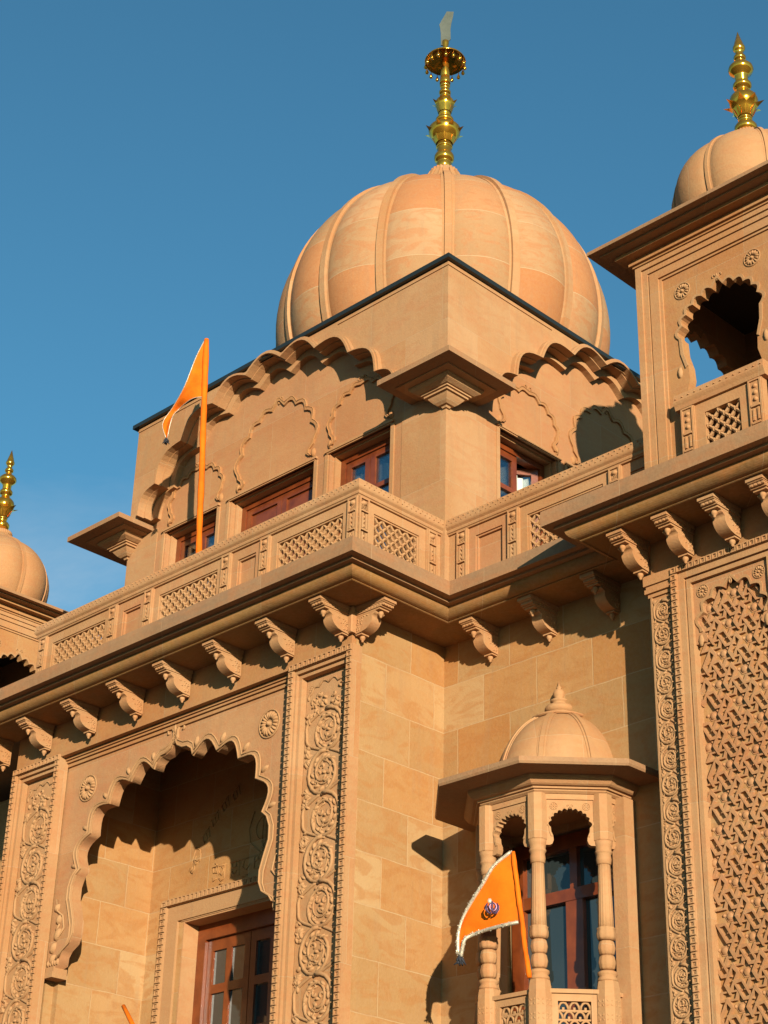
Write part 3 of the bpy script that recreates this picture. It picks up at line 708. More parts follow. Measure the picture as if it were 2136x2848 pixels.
for x in (-4.57, -3.53, -3.03, -2.01, -1.53, -.513): ppost(x, BY, 0)
BX = -.397
for y in (.400, 1.165): ppost(BX, y, PI/2)
RY = D+.397
for x in (-.262, .275, 1.275, 1.80, 2.85): ppost(x, RY, 0)
def panel(F, a0, a1, kind):
    m = MB(); b0, b1 = BZ0, BZ1
    A0, A1, B0, B1 = a0+.07, a1-.07, b0+.10, b1-.085
    c = -.018
    if kind == 'solid':
        slab(m, F, [(a0, b0), (a1, b0), (a1, b1), (a0, b1)], [[(A0, B0), (A1, B0), (A1, B1), (A0, B1)]], -.08, c)
        box(m, F, A0, A1, B0, B1, -.08, -.05); frame_rect(m, F, A0, A1, B0, B1, .016, -.05, c-.012)
        obj('balustrade_panel', m, M_PNK, T)
    else:
        slab(m, F, [(a0, b0), (a1, b0), (a1, b1), (a0, b1)], [[(A0, B0), (A1, B0), (A1, B1), (A0, B1)]], -.08, c)
        frame_rect(m, F, A0-.0, A1+.0, B0, B1, .014, -.07, c-.010)
        p = obj('lattice_frame', m, M_PALE, T)
        m = MB(); lattice(m, F, A0+.010, A1-.010, B0+.010, B1-.010, -.066, -.034); obj('lattice_screen', m, M_CARVE, p)
F = FX(BY)
for a0, a1, k_ in ((-4.454, -3.53, 'j'), (-3.414, -3.03, 'solid'), (-2.914, -2.01, 'j'), (-1.894, -1.53, 'solid'), (-1.414, -.513, 'j')): panel(F, a0, a1, k_)
panel(FY(BX), .516, 1.165, 'j')
F = FX(RY)
for a0, a1, k_ in ((-.146, .275, 'solid'), (.391, 1.275, 'j'), (1.391, 1.80, 'solid'), (1.916, 2.85, 'j')): panel(F, a0, a1, k_)
m = MB(); box(m, F, -.362, -.262, BZ0, BZ1, -.10, -.016); obj('baluster_post', m, M_PALE, T)
m = MB(); box(m, FY(BX), 1.281, 1.36, BZ0, BZ1, -.10, -.016); obj('baluster_post', m, M_PALE, T)
# coping
cpath = [(-4.60, 1.6), (-4.60, .397), (-.397, .397), (-.397, 1.39)]; c2 = [(-.42, RY), (3.2, RY)]
m = MB()
cprof = [(-.14, -.755), (.0, -.755), (.004, -.745), (.012, -.742), (.016, -.728), (.010, -.716), (.018, -.708), (.026, -.700), (.030, -.692), (.032, -.683), (.022, -.622), (.012, -.616), (-.14, -.616)]
sweep(m, cpath, cprof); cp = obj('coping', m, M_PALE, T)
m2 = MB(); sweep(m2, c2, cprof); cq = obj('coping', m2, M_PALE, T)
def teeth(F, a0, a1, parent):
    m = MB(); n = int((a1-a0)/.052); p = (a1-a0)/n
    for i in range(n):
        x = a0+(i+.5)*p
        for (s, b, h) in ((0, -.676, .016), (.5, -.635, -.016)):
            xx = x+s*p; vs = [F(xx-.013, b, .024 if h > 0 else .018), F(xx+.013, b, .024 if h > 0 else .018), F(xx, b+h, .021), F(xx, b+h*.2, .042)]
            m.add(vs, [(0, 1, 3), (1, 2, 3), (2, 0, 3)] if h > 0 else [(1, 0, 3), (2, 1, 3), (0, 2, 3)])
    obj('tooth_ornament', m, M_PALE, parent)
teeth(FX(.397), -4.6, -.40, cp); teeth(FY(-.397), .40, 1.34, cp); teeth(FX(RY), -.37, 3.1, cq)
# ------------------------------------------------------------------ upper storey under the dome
TX, TY = -.367, 1.34; TL = -4.66; TC = (-2.467, 3.503); TB = 5.62; ZR = 1.772
m = MB(); F = FX(TY)
wins = [(-4.06, -3.31, -.75), (-3.10, -1.98, -1.70), (-1.77, -1.02, -.75)]
H = .530
slab(m, F, [(TL, -1.76), (TX, -1.76), (TX, ZR), (TL, ZR)], [[(a, s), (b, s), (b, H), (a, H)] for a, b, s in wins], -.22, 0)
tw = obj('tower_wall', m, M_PNK, T, label='front wall of the upper storey below the dome')
m = MB(); Fs = FY(TX); yw = [(2.02, 2.77, -.75), (2.93, 4.05, -1.70), (4.22, 4.97, -.75)]
slab(m, Fs, [(TY+.22, -1.76), (TB, -1.76), (TB, ZR), (TY+.22, ZR)], [[(a, s), (b, s), (b, H), (a, H)] for a, b, s in yw], -.22, 0)
tw2 = obj('tower_wall', m, M_PNK, T, label='side wall of the upper storey facing the right wing')
m = MB(); box(m, FX(TB-.2), TL, TX-.22, -1.76, ZR, -.2, 0); box(m, Fr((TL, 0, 0), (0, -1, 0), (-1, 0, 0)), -TB, -TY-.22, -1.76, ZR, -.2, -.001)
obj('tower_wall', m, M_ST, T, label='rear walls of the upper storey')
m = MB(); box(m, FX(TY+.7), TL+.3, TX-.8, -1.7, 1.5, -.02, 0); box(m, FY(TX-.75), 1.9, TB-.3, -1.7, 1.5, -.02, 0); obj('dark_room', m, M_DARK, T)
def piers(F, A, fac, parent):   # thin strips beside the openings, and moulded heads; A = openings
    m = MB()
    for a, b, s in A:
        box(m, F, a-.05, b+.05, H+.012, H+.035, -.02, .028); box(m, F, a-.03, b+.03, H-.0, H+.012, -.02, .018)
        for x in (a-.055, b+.015): box(m, F, x, x+.04, -1.7, H, -.02, .014)
        for x, sg in ((a, 1), (b, -1)):    # stepped reveals
            x0, x1 = (x, x+.018) if sg > 0 else (x-.018, x)
            box(m, F, x0, x1, s, H-.018, -.20, -.05); 
        box(m, F, a, b, H-.018, H-.001, -.20, -.05)
    obj('window_surround', m, M_PALE, parent)
piers(FX(TY), wins, 1, tw); piers(FY(TX), yw, 1, tw2)
m = MB()
slab(m, Fr((0, 0, -1.74), (1, 0, 0), (0, -1, 0)), [(-.875, 0), (TX+.006, 0), (TX+.006, 2.37), (-.875, 2.37)], [], -.34+TY-TY, .0) if False else None
vs = [(x, y, z) for z in (-1.74, .63) for x, y in ((-.875, TY+.02), (-.875, TY-.006), (TX+.006, TY-.006), (TX+.006, TY+.50), (TX-.02, TY+.50), (TX-.02, TY+.02))]
m.add(vs, [(i, (i+1) % 6, 6+(i+1) % 6, 6+i) for i in range(6)]+[tuple(range(6, 12)), tuple(reversed(range(6)))])
obj('corner_pier', m, M_PALE, T)
m = MB(); box(m, FX(TY), -4.64, -4.20, -1.74, .63, -.02, .006); obj('corner_pier', m, M_PALE, T)
def relief(F, cx, hw, zs, rise, parent, tip=.04, n=9):
    m = MB(); pts = scallop(cx, zs+.16, hw, rise-.16, n, .30, .16, tip, 5, .9)
    inn = pts[1:-1]; strip(m, F, inn, grow(inn, (cx, zs+.1), .035), -.005, .020)
    tube(m, [F(a, b, .020) for a, b in grow(inn, (cx, zs+.1), .033)], .006, 4)
    for sg in (-1, 1): blob(m, F, cx+sg*(hw+.02), zs+.03, 0, .03, .05, .025)
    crest(m, F, cx, zs+rise+.04, .004, .075)
    obj('relief_arch', m, M_ST, parent)
relief(FX(TY), -2.50, .49, .60, .70, tw); relief(FX(TY), -1.39, .36, .60, .47, tw, .02, 8); relief(FX(TY), -3.64, .36, .60, .44, tw, .02, 8)
relief(FY(TX), 3.52, .49, .60, .70, tw2); relief(FY(TX), 2.395, .36, .60, .42, tw2, .02, 8); relief(FY(TX), 4.62, .36, .60, .44, tw2, .02, 8)
def joinery(F, A, open_leaf=None):
    for i, (a, b, s) in enumerate(A):
        m = MB(); g_ = MB(); cu = MB(); a0, b0 = a+.02, b-.02; zt = H-.02; w = .055
        slab(m, F, [(a0, s), (a0+w, s), (a0+w, zt-w), (b0-w, zt-w), (b0-w, s), (b0, s), (b0, zt), (a0, zt)], [], -.20, -.12)
        wn = obj('window' if i != 1 else 'double_door', m, M_WOOD, T)
        m = MB(); mid = (a0+b0)/2
        for (p, q) in ((a0+w+.003, mid-.003), (mid+.003, b0-w-.003)):
            zt2 = zt-w-.003; fr = .06
            if i == 1:
                hs = [[(p+fr, zt2-.42), (q-fr, zt2-.42), (q-fr, zt2-fr), (p+fr, zt2-fr)], [(p+fr, zt2-1.2), (q-fr, zt2-1.2), (q-fr, zt2-.50), (p+fr, zt2-.50)]]
                slab(m, F, [(p, s), (q, s), (q, zt2), (p, zt2)], hs, -.175, -.135)
                for h in hs: box(m, F, h[0][0]-.0, h[1][0], h[0][1], h[2][1], -.17, -.155)
            else:
                hs = [[(p+fr, zt2-.33), (q-fr, zt2-.33), (q-fr, zt2-fr), (p+fr, zt2-fr)], [(p+fr, zt2-.66), (q-fr, zt2-.66), (q-fr, zt2-.375), (p+fr, zt2-.375)], [(p+fr, zt2-1.05), (q-fr, zt2-1.05), (q-fr, zt2-.705), (p+fr, zt2-.705)]]
                G = F
                if open_leaf == i and p > mid:   # casement standing ajar
                    an = R(38); o_ = F(q, 0, -.15); u_ = (F.u*math.cos(an)-F.n*math.sin(an)*-1).normalized(); n_ = Vector((u_.y, -u_.x, 0))
                    G0 = Fr(o_, u_, n_); G = lambda x, z, c, G0=G0, q=q: G0(x-q, z, c+.15)
                slab(m, G, [(p, s), (q, s), (q, zt2), (p, zt2)], hs, -.175, -.135)
                for h in hs: box(g_, G, h[0][0]-.01, h[1][0]+.01, h[0][1]-.01, h[2][1]+.01, -.158, -.152)
        obj('window_leaf' if i != 1 else 'door_leaf', m, M_WOOD, wn)
        if g_.v:
            obj('glass_pane', g_, M_PANE, wn)
            n = 26; vs = []; 
            for t in range(n+1):
                x = a0+w+(b0-a0-2*w)*t/n; y = -.235+.014*math.sin(t*1.9)
                vs += [F(x, s+.05, y), F(x, zt-.10-.06*abs(math.sin(t*.24)), y)]
            cu.add(vs, [(2*t, 2*t+2, 2*t+3, 2*t+1) for t in range(n)], True); obj('curtain', cu, M_CURT, wn)
k = NB('thin_window_glass'); gb = k.n('ShaderNodeBsdfGlossy'); gb.inputs['Roughness'].default_value = .03; gb.inputs['Color'].default_value = c4(.9, .95, 1)
tb = k.n('ShaderNodeBsdfTransparent'); tb.inputs['Color'].default_value = c4(.86, .88, .88); fz = k.n('ShaderNodeFresnel'); fz.inputs['IOR'].default_value = 1.9
mx = k.n('ShaderNodeMixShader'); k.set(mx.inputs[0], k.math('MULTIPLY', fz.outputs[0], .75)); k.t.links.new(tb.outputs[0], mx.inputs[1]); k.t.links.new(gb.outputs[0], mx.inputs[2])
k.t.links.new(mx.outputs[0], k.t.nodes['Material Output'].inputs[0]); M_PANE = k.m
joinery(FX(TY), wins); joinery(FY(TX), yw, 0)
# --- the hooded box with great scalloped arches
hw_c = [(-1.74, .70), (-1.50, .965), (-1.155, 1.31), (-.71, 1.55), (-.24, 1.665), (.24, 1.665), (.71, 1.55), (1.155, 1.31), (1.50, .965), (1.74, .70)]
def hood(F, cx, e0, e1, zb0, zb1, parent, name):
    cs = [(cx+a, b) for a, b in hw_c]; ar = lobes(cs, .245, 9)
    e0_, e1_ = e0, e1
    poly = [(e0, zb0)]+[(ar[0][0], zb0)]+ar+[(ar[-1][0], zb1), (e1, zb1), (e1, ZR-.006), (e0, ZR-.006)]
    # cusps stay below the parapet: crown lobe tops may reach it
    poly = [(a, min(b, ZR-.010)) if 2 <= i_ < 2+len(ar) else (a, b) for i_, (a, b) in enumerate(poly)]
    m = MB(); slab(m, F, poly, [], -.20, 0, False)
    o = obj(name, m, M_PALE, parent, label='plain parapet face cut by a great scalloped arch')
    m = MB(); strip(m, F, ar, grow(ar, (cx, .9), .022), 0, .062); strip(m, F, grow(ar, (cx, .9), .018), grow(ar, (cx, .9), .040), 0, .045)
    # inner order, one step back
    ar2 = grow(ar, (cx, .9), -.085); strip(m, F, ar2, grow(ar, (cx, .9), .003), -.20, -.105); ar3 = grow(ar, (cx, .9), -.012); strip(m, F, ar3, grow(ar, (cx, .9), .003), -.10, -.02)
    obj('arch_moulding', m, M_PALE, o); return o
hood(FX(1.17), -2.51, -4.44, -.197, .70, .64, T, 'parapet')
hood(FY(-.197), 3.50, 1.3705, 5.80, .64, .64, T, 'parapet')
for a0_, a1_ in ((-4.44, -3.47), (-1.55, -.20)):
    m = MB(); box(m, FX(1.17), a0_, a1_, 1.722, 1.737, -.01, .009); obj('parapet_moulding', m, M_PALE, T)
m = MB(); box(m, FY(-.197), 1.163, 2.54, 1.722, 1.737, -.01, .009); obj('parapet_moulding', m, M_PALE, T)
m = MB(); box(m, FX(1.13), -4.50, -.157, ZR, ZR+.042, -4.75, 0); obj('roof_edge', m, M_ROOF, T, label='thin black roof edge below the dome')
for (x0, x1) in ((-.762, .062), (-5.10, -4.273)):
    y0, y1 = .911, 1.735; m = MB()
    box(m, FX(y0), x0, x1, .622, .672, -(y1-y0), 0)
    obj('corner_slab', m, M_FAS, T)
for (cx, cy) in ((TX, TY), (-4.655, TY)):
    lv = [(.622, .30), (.612, .30), (.612, .225), (.598, .225), (.575, .205), (.555, .165), (.553, .150), (.540, .150), (.538, .132), (.52, .132), (.518, .112), (.50, .100), (.47, .075), (.45, .050), (.447, .030), (.43, .022)]
    vs = []; m = MB()
    for z, h in lv: vs += [(cx-h, cy-h, z), (cx+h, cy-h, z), (cx+h, cy+h, z), (cx-h, cy+h, z)]
    fs = [(i*4+(j+1) % 4, i*4+j, (i+1)*4+j, (i+1)*4+(j+1) % 4) for i in range(len(lv)-1) for j in range(4)]
    fs = [tuple(reversed(f)) for f in fs]; fs.append(tuple((len(lv)-1)*4+j for j in (0, 1, 2, 3)))
    m.add(vs, fs)
    obj('corner_capital', m, M_PALE, T)
# --- ribbed dome
def dome(name, parent, c, Rr, h, nrib, prof, matr, ribw, ribh, bulge, n=192, rot=0):
    per = 2*PI/nrib
    def mod(an, z):
        t = ((an-rot) % per)/per; return 1+bulge*(math.sin(PI*t)**.6-1)
    m = MB(); lathe(m, (0, 0, 0), prof, n, mod); o = obj(name, m, matr, parent, origin=c, local=True)
    m = MB()
    for k_ in range(nrib):
        an = rot+k_*per
        ca, sa = math.cos(an), math.sin(an); T_ = Vector((-sa, ca, 0)); vs = []
        K = len(prof)
        for i, (r, z) in enumerate(prof):
            r1, z1 = prof[max(i-1, 0)]; r2, z2 = prof[min(i+1, K-1)]; tt = Vector((r2-r1, z2-z1)).normalized(); nn = Vector((tt.y, -tt.x))
            f = min(1, r/(Rr*.35)); w = ribw*(.35+.65*f); hh = ribh*(.5+.5*f)
            for (s, d_) in ((-1, -.02), (-1, .45), (-.55, .5), (-.5, 1), (.5, 1), (.55, .5), (1, .45), (1, -.02)):
                rr = r*(1-bulge*.9)+nn.x*hh*d_; zz = z+nn.y*hh*d_; p = Vector((ca*rr, sa*rr, zz))+T_*(w*s); vs.append(p)
        fs = [(i*8+j, i*8+j+1, (i+1)*8+j+1, (i+1)*8+j) for i in range(K-1) for j in range(7)]
        m.add(vs, fs)
    r_ = obj('rib', m, M_PALE, o, origin=c, local=True)
    ORG[o.name] = Vector(c)
    return o
def bprof(R0, zc, a0, a1, n, tail): return [(R0*math.cos(a0+(a1-a0)*i/n), zc+R0*math.sin(a0+(a1-a0)*i/n)) for i in range(n+1)]+tail
R0 = 1.76
DC = (TC[0], TC[1], 1.74)
pr_ = bprof(R0, 1.31, R(-46), R(62), 26, [(.68, 2.96), (.52, 3.06), (.38, 3.16), (.27, 3.28), (.20, 3.40), (.155, 3.50)])
dm = dome('dome', T, DC, R0, 0, 16, pr_, M_DOME, .070, .058, .045, rot=R(-45))
m = MB(); cz = 0
fl = lambda an, z: 1+.06*math.cos(an*24)
lathe(m, (0, 0, 0), [(.175, 3.34), (.178, 3.41), (.145, 3.47), (.145, 3.51), (.16, 3.535), (.155, 3.56), (.12, 3.585), (.09, 3.585)], 96, fl)
obj('lotus_collar', m, M_DOME, dm, origin=DC, local=True)
m = MB(); lathe(m, (0, 0, 0), [(1.30, -.06), (1.30, .08), (1.2, .1)], 64); obj('drum', m, M_PALE, dm, origin=DC, local=True)
def zb(y):
    p = y*.2411; return (5+(540-p)/198 if p > 342 else 6+(342-p)/188)-DC[2]
def fin(pairs, zf, kf): return [(max(r*kf, 1e-4), zf(y)) for y, r in pairs]
def ringp(y, r, hh, r0): return [(y+hh, r0), (y+hh*.8, r0+(r-r0)*.6), (y+hh*.3, r), (y-hh*.3, r), (y-hh*.8, r0+(r-r0)*.6), (y-hh, r0)]
P1 = [(1975, 90), (1895, 84)]+[(1880, 80)]+ringp(1822, 115, 50, 82)+[(1762, 78), (1720, 84)]+ringp(1695, 96, 18, 84)+[(1660, 88), (1630, 105), (1600, 135), (1560, 170), (1520, 186), (1490, 188), (1465, 165), (1445, 120), (1430, 75), (1422, 66)]
P1 += ringp(1385, 105, 34, 62)+[(1345, 76), (1300, 70), (1285, 72), (1250, 85), (1215, 108), (1185, 114), (1160, 100), (1135, 70), (1110, 45)]+ringp(1065, 70, 22, 48)+[(1030, 46)]+ringp(990, 62, 20, 50)
m = MB(); lathe(m, (0, 0, 0), fin(P1, zb, 1/1037), 32); 
lathe(m, (0, 0, 0), fin([(965, 62), (960, 66), (900, 60), (885, 52), (880, 56), (700, 42), (540, 30), (500, 40), (470, 42), (455, 20)], zb, 1/1037), 24)
def petals(m, n, zf, kf, ys, rs, wid, rot=0):
    for j in range(n):
        an = rot+2*PI*j/n; U = Vector((math.cos(an), math.sin(an), 0)); Tn = Vector((-U.y, U.x, 0)); vs = []; K = 7
        for i in range(K):
            f = i/(K-1); y = ys[0]+(ys[1]-ys[0])*f; r = (rs[0]+(rs[1]-rs[0])*f**.9+(rs[2]*max(0, f-.75)*4 if f > .75 else 0))*kf
            w = wid*kf*math.sin(PI*(.18+.82*f))**.8*(1 if f < 1 else .02)
            for s in (-1, 0, 1): vs.append(U*(r-abs(s)*w*.18)+Tn*(w*s)+Vector((0, 0, zf(y))))
        fs = [(i*3+q, i*3+q+1, (i+1)*3+q+1, (i+1)*3+q) for i in range(K-1) for q in range(2)]
        m.add(vs, fs, True); m.add([v+U*(-.004) for v in vs], [tuple(reversed(f)) for f in fs], True)
petals(m, 8, zb, 1/1037, (1660, 1500), (100, 185, 55), 62, R(-22.5)); petals(m, 8, zb, 1/1037, (1300, 1175), (78, 118, 40), 40, R(-22.5))
obj('finial', m, M_BRASS, dm, origin=DC, local=True)
m = MB(); zc_ = zb(640)-.035
cpn = [(.035, zc_+.045), (.10, zc_+.038), (.17, zc_+.015), (.225, zc_-.03), (.238, zc_-.055), (.232, zc_-.058), (.17, zc_-.005), (.10, zc_+.018), (.03, zc_+.025)]
lathe(m, (0, 0, 0), cpn, 40)
for j in range(16):
    an = 2*PI*j/16; x, y = .225*math.cos(an), .225*math.sin(an)
    lathe(m, (x, y, zc_-.055), [(.004, 0), (.004, -.035), (.010, -.05), (.020, -.078), (.022, -.09), (.014, -.106), (.0005, -.112)], 8)
obj('umbrella_canopy', m, M_BRASS, dm, origin=DC, local=True)
# upright blade
m = MB(); k1 = 1/1037
bl = [(735, 515), (733, 440), (732, 380), (722, 310), (712, 275), (740, 220), (775, 160), (800, 112), (885, 112), (878, 170), (860, 240), (848, 320), (850, 400), (852, 440), (820, 470), (800, 515)]
ub = Vector((rt.x, rt.y, 0)).normalized(); Gb = Fr((0, 0, 0), ub, (ub.y, -ub.x, 0))
slab(m, Gb, [((x-790)*k1, zb(y)) for x, y in bl], [], -.008, .008)
obj('blade', m, M_STEEL, dm, origin=DC, local=True)
# ------------------------------------------------------------------ rooftop kiosks
def kiosk_parts():
    cx, cy = 2.74, 1.38; hw = .66; FZ = -2.0
    K = empty('rooftop_kiosk', (cx, cy, FZ), 'square stone kiosk with arched opening, ribbed dome and brass spire on the right wing', 'kiosk', 'domed kiosks on the roof')
    U = [((0, -1), 0), ((1, 0), 1), ((0, 1), 2), ((-1, 0), 3)]
    for (n0, k_) in U:
        n_ = Vector((n0[0], n0[1], 0)); u_ = Vector((-n_.y, n_.x, 0)); F = Fr(Vector((cx, cy, 0))+n_*hw, u_, n_)
        e = hw-.001*(k_ % 2)-.0
        a_in = .41 if k_ == 3 else .32
        ar = scallop(0, -.40, a_in, .38 if k_ == 3 else .30, 11, .36, .46, .035, 5, .85)
        ar = [(-a_in, FZ)]+[p for p in ar]+[(a_in, FZ)]
        ee = e if k_ % 2 == 0 else e-.12
        m = MB(); slab(m, F, [(-ee, FZ)]+ar+[(ee, FZ), (ee, .335), (-ee, .335)], [], -.12, -.045)
        w = obj('arch_screen', m, M_ST, K)
        m = MB()   # nested frames
        for (o, ww, c1) in ((0, .045, 0), (.045, .05, -.014), (.095, .012, -.028), (.107, .075, -.018), (.182, .022, -.032)):
            zt_ = .335-o*.86
            slab(m, F, [(-hw+o, FZ), (-hw+o+ww, FZ), (-hw+o+ww, zt_-ww*.86), (hw-o-ww, zt_-ww*.86), (hw-o-ww, FZ), (hw-o, FZ), (hw-o, zt_), (-hw+o, zt_)], [], -.05, c1)
        obj('pier_frame', m, M_PALE, w)
        m = MB(); inn = ar[4:-4]; strip(m, F, inn, grow(inn, (0, -.45), .022), -.046, -.034)
        for sg in (-1, 1):
            rosette(m, F, sg*.292, -.005, -.042, .064, 14); blob(m, F, sg*.35, -.66, -.046, .02, .05, .02)
        crest(m, F, 0, -.055+(.085 if k_ == 3 else 0), -.042, .06)
        obj('rosette', m, M_CARVE, w)
        if k_ in (0, 1):   # low railing in the opening
            m = MB(); G = Fr(F.o+n_*.03, u_, n_); zt_ = -.885
            sweepz = [(-.10, zt_-.115), (0, zt_-.115), (.008, zt_-.09), (.016, zt_-.075), (.022, zt_-.06), (.014, zt_-.005), (-.10, zt_)]
            vs = [G(a, z, t) for a in (-.36, .36) for t, z in sweepz]; q = len(sweepz)
            m.add(vs, [(i, (i+1) % q, q+(i+1) % q, q+i) for i in range(q)]+[tuple(reversed(range(q))), tuple(range(q, 2*q))])
            for sg in (-1, 1):
                x0 = sg*.27-.055; G2 = Fr(G(x0, 0, -.008), u_, n_); box(m, G2, 0, .11, FZ, zt_-.115, -.06, 0); frame_rect(m, G2, .006, .104, -1.7, zt_-.12, .012, -.01, .010)
                for j in range(3): blob(m, G2, .055, zt_-.17-.05*j, 0, .02, .018, .016, j); 
                for j in range(4): box(m, G2, .022, .088, zt_-.33-.13*j, zt_-.315-.13*j, 0, .016); box(m, G2, .03, .042, zt_-.43-.13*j, zt_-.34-.13*j, 0, .012); box(m, G2, .068, .08, zt_-.43-.13*j, zt_-.34-.13*j, 0, .012)
            for t in range(14):
                x = -.34+.68*t/13
                m.add([G(x-.012, zt_-.045, .017), G(x+.012, zt_-.045, .017), G(x, zt_-.03, .017), G(x, zt_-.04, .032)], [(0, 1, 3), (1, 2, 3), (2, 0, 3)])
            G3 = Fr(G(0, 0, -.02), u_, n_)
            slab(m, G3, [(-.215, FZ), (.215, FZ), (.215, zt_-.115), (-.215, zt_-.115)], [[(-.14, FZ+.1), (.14, FZ+.1), (.14, zt_-.20), (-.14, zt_-.20)]], -.05, 0)
            rl = obj('railing', m, M_PALE, K)
            m = MB(); lattice(m, G3, -.145, .145, FZ+.1, zt_-.195, -.04, -.012, .088); obj('lattice_screen', m, M_CARVE, rl)
    m = MB()   # stepped cornice below the eave
    sq = lambda h: [(cx-h, cy-h), (cx+h, cy-h), (cx+h, cy+h), (cx-h, cy+h)]
    def ringbox(m, h, z0, z1):
        vs = [(x, y, z) for z in (z0, z1) for x, y in sq(h)]; m.add(vs, [(3, 2, 1, 0), (4, 5, 6, 7)]+[(i, (i+1) % 4, 4+(i+1) % 4, 4+i) for i in range(4)])
    for h, z0, z1 in ((hw+.012, .335, .352), (hw+.032, .352, .372), (hw+.02, .372, .400), (hw+.10, .400, .428)): ringbox(m, h, z0, z1)
    obj('cornice', m, M_ST, K)
    m = MB(); ringbox(m, .905, .441, .470); ringbox(m, .84, .428, .441)
    v0 = [(x, y, .470) for x, y in sq(.905)]; v1 = [(x, y, .53) for x, y in sq(.60)]
    m.add(v0+v1, [(i, (i+1) % 4, 4+(i+1) % 4, 4+i) for i in range(4)]+[(4, 5, 6, 7)])
    obj('eave', m, M_FAS, K)
    DCk = (cx-.026, cy-.026, .52)
    pk = [(r_, .42+(z_-.42)*(.88 if z_ > .42 else 1)) for r_, z_ in bprof(.605, .42, R(-38), R(66), 18, [])]+[(.20, .945), (.15, .975), (.115, 1.02)]
    dk = dome('dome', K, DCk, .605, 0, 8, pk, M_PALE, .026, .022, .075, 96, R(-45))
    m = MB(); lathe(m, (0, 0, 0), [(.10, 1.00), (.122, 1.012), (.128, 1.035), (.118, 1.062), (.07, 1.075)], 96, lambda an, z: 1+.05*math.cos(an*32)); obj('lotus_collar', m, M_PALE, dk, origin=DCk, local=True)
    m = MB()
    for j in range(28):
        an = 2*PI*j/28; u_ = Vector((-math.sin(an), math.cos(an), 0)); n_ = Vector((math.cos(an), math.sin(an), 0))
        blob(m, Fr(n_*.50, u_, n_), 0, .055, 0, .052, .06, .035)
    lathe(m, (0, 0, 0), [(.53, -.05), (.53, .03), (.47, .06)], 48); obj('leaf_ring', m, M_PALE, dk, origin=DCk, local=True)
    zf = lambda y: 1.585+(1830-y)/1600-.52
    P2 = [(1840, 120), (1800, 108)]+ringp(1710, 190, 75, 112)+[(1620, 108)]+ringp(1560, 122, 20, 108)+[(1510, 112), (1470, 130), (1420, 175), (1350, 235), (1290, 245), (1230, 225), (1180, 170), (1140, 110), (1115, 98)]
    P2 += ringp(1040, 158, 55, 100)+[(975, 108), (900, 108), (870, 130), (830, 190), (790, 215), (750, 205), (710, 160), (675, 95), (655, 72)]+ringp(590, 105, 40, 72)+[(540, 64), (500, 62), (475, 88), (445, 108), (415, 104), (400, 92), (380, 85), (160, 2)]
    m = MB(); lathe(m, (0, 0, 0), fin(P2, zf, 1/2212), 32); petals(m, 8, zf, 1/2212, (1530, 1330), (120, 240, 110), 100, R(-22.5))
    obj('finial', m, M_BRASS, dk, origin=DCk, local=True)
    m = MB(); box(m, Fr((cx, cy-hw, 0), (1, 0, 0), (0, -1, 0)), -hw+.1, hw-.1, .30, .334, -2*hw+.1, -.1); obj('ceiling', m, M_DARK, K)
    return K
K1 = kiosk_parts(); KL = Vector(K1.location)
K1.location = CAM+(KL-CAM)*1.055; K1.scale = (1.055, 1.055, 1.055)
K2 = K1.copy(); COL.objects.link(K2); K2.location = KL+Vector((-9.81, 0, 0)); K2.scale = (1, 1, 1)
K2['label'] = 'stone kiosk with bulbous dome and brass spire behind the left end of the balustrade'
for p in kids(K1):
    a = p.copy(); COL.objects.link(a); a.parent = K2
    for q in kids(p):
        b = q.copy(); COL.objects.link(b); b.parent = a
# ------------------------------------------------------------------ octagonal balcony kiosk
JC = Vector((1.089, .96, 0)); RC = .545
B = empty('balcony_kiosk', (JC.x, JC.y, -6.0), 'small octagonal stone balcony with plain ribbed dome and slim fluted columns on the recessed wall', 'balcony')
def octp(r): return [(JC.x+r*math.cos(R(22.5+45*i)), JC.y+r*math.sin(R(22.5+45*i))) for i in range(8)]
def octring(m, lv):   # list of (z, r)
    vs = []
    for z, r in lv: vs += [(x, y, z) for x, y in octp(r)]
    fs = [(i*8+j, i*8+(j+1) % 8, (i+1)*8+(j+1) % 8, (i+1)*8+j) for i in range(len(lv)-1) for j in range(8)]
    fs += [tuple(reversed(range(8))), tuple((len(lv)-1)*8+j for j in range(8))]
    m.add(vs, fs)
m = MB(); octring(m, [(-3.440, .90), (-3.425, .908), (-3.395, .906), (-3.36, .52)]); obj('eave', m, M_FAS, B)
m = MB(); octring(m, [(-3.535, RC+.040), (-3.522, RC+.058), (-3.514, RC+.060), (-3.512, RC+.078), (-3.500, RC+.082), (-3.498, RC+.104), (-3.490, RC+.118), (-3.474, RC+.134), (-3.458, RC+.146), (-3.4405, RC+.150)]); obj('cornice', m, M_PALE, B)
Zc = -3.535
verts = octp(RC)
vis = [4, 5, 6, 7]     # 202.5, 247.5, 292.5, 337.5 degrees
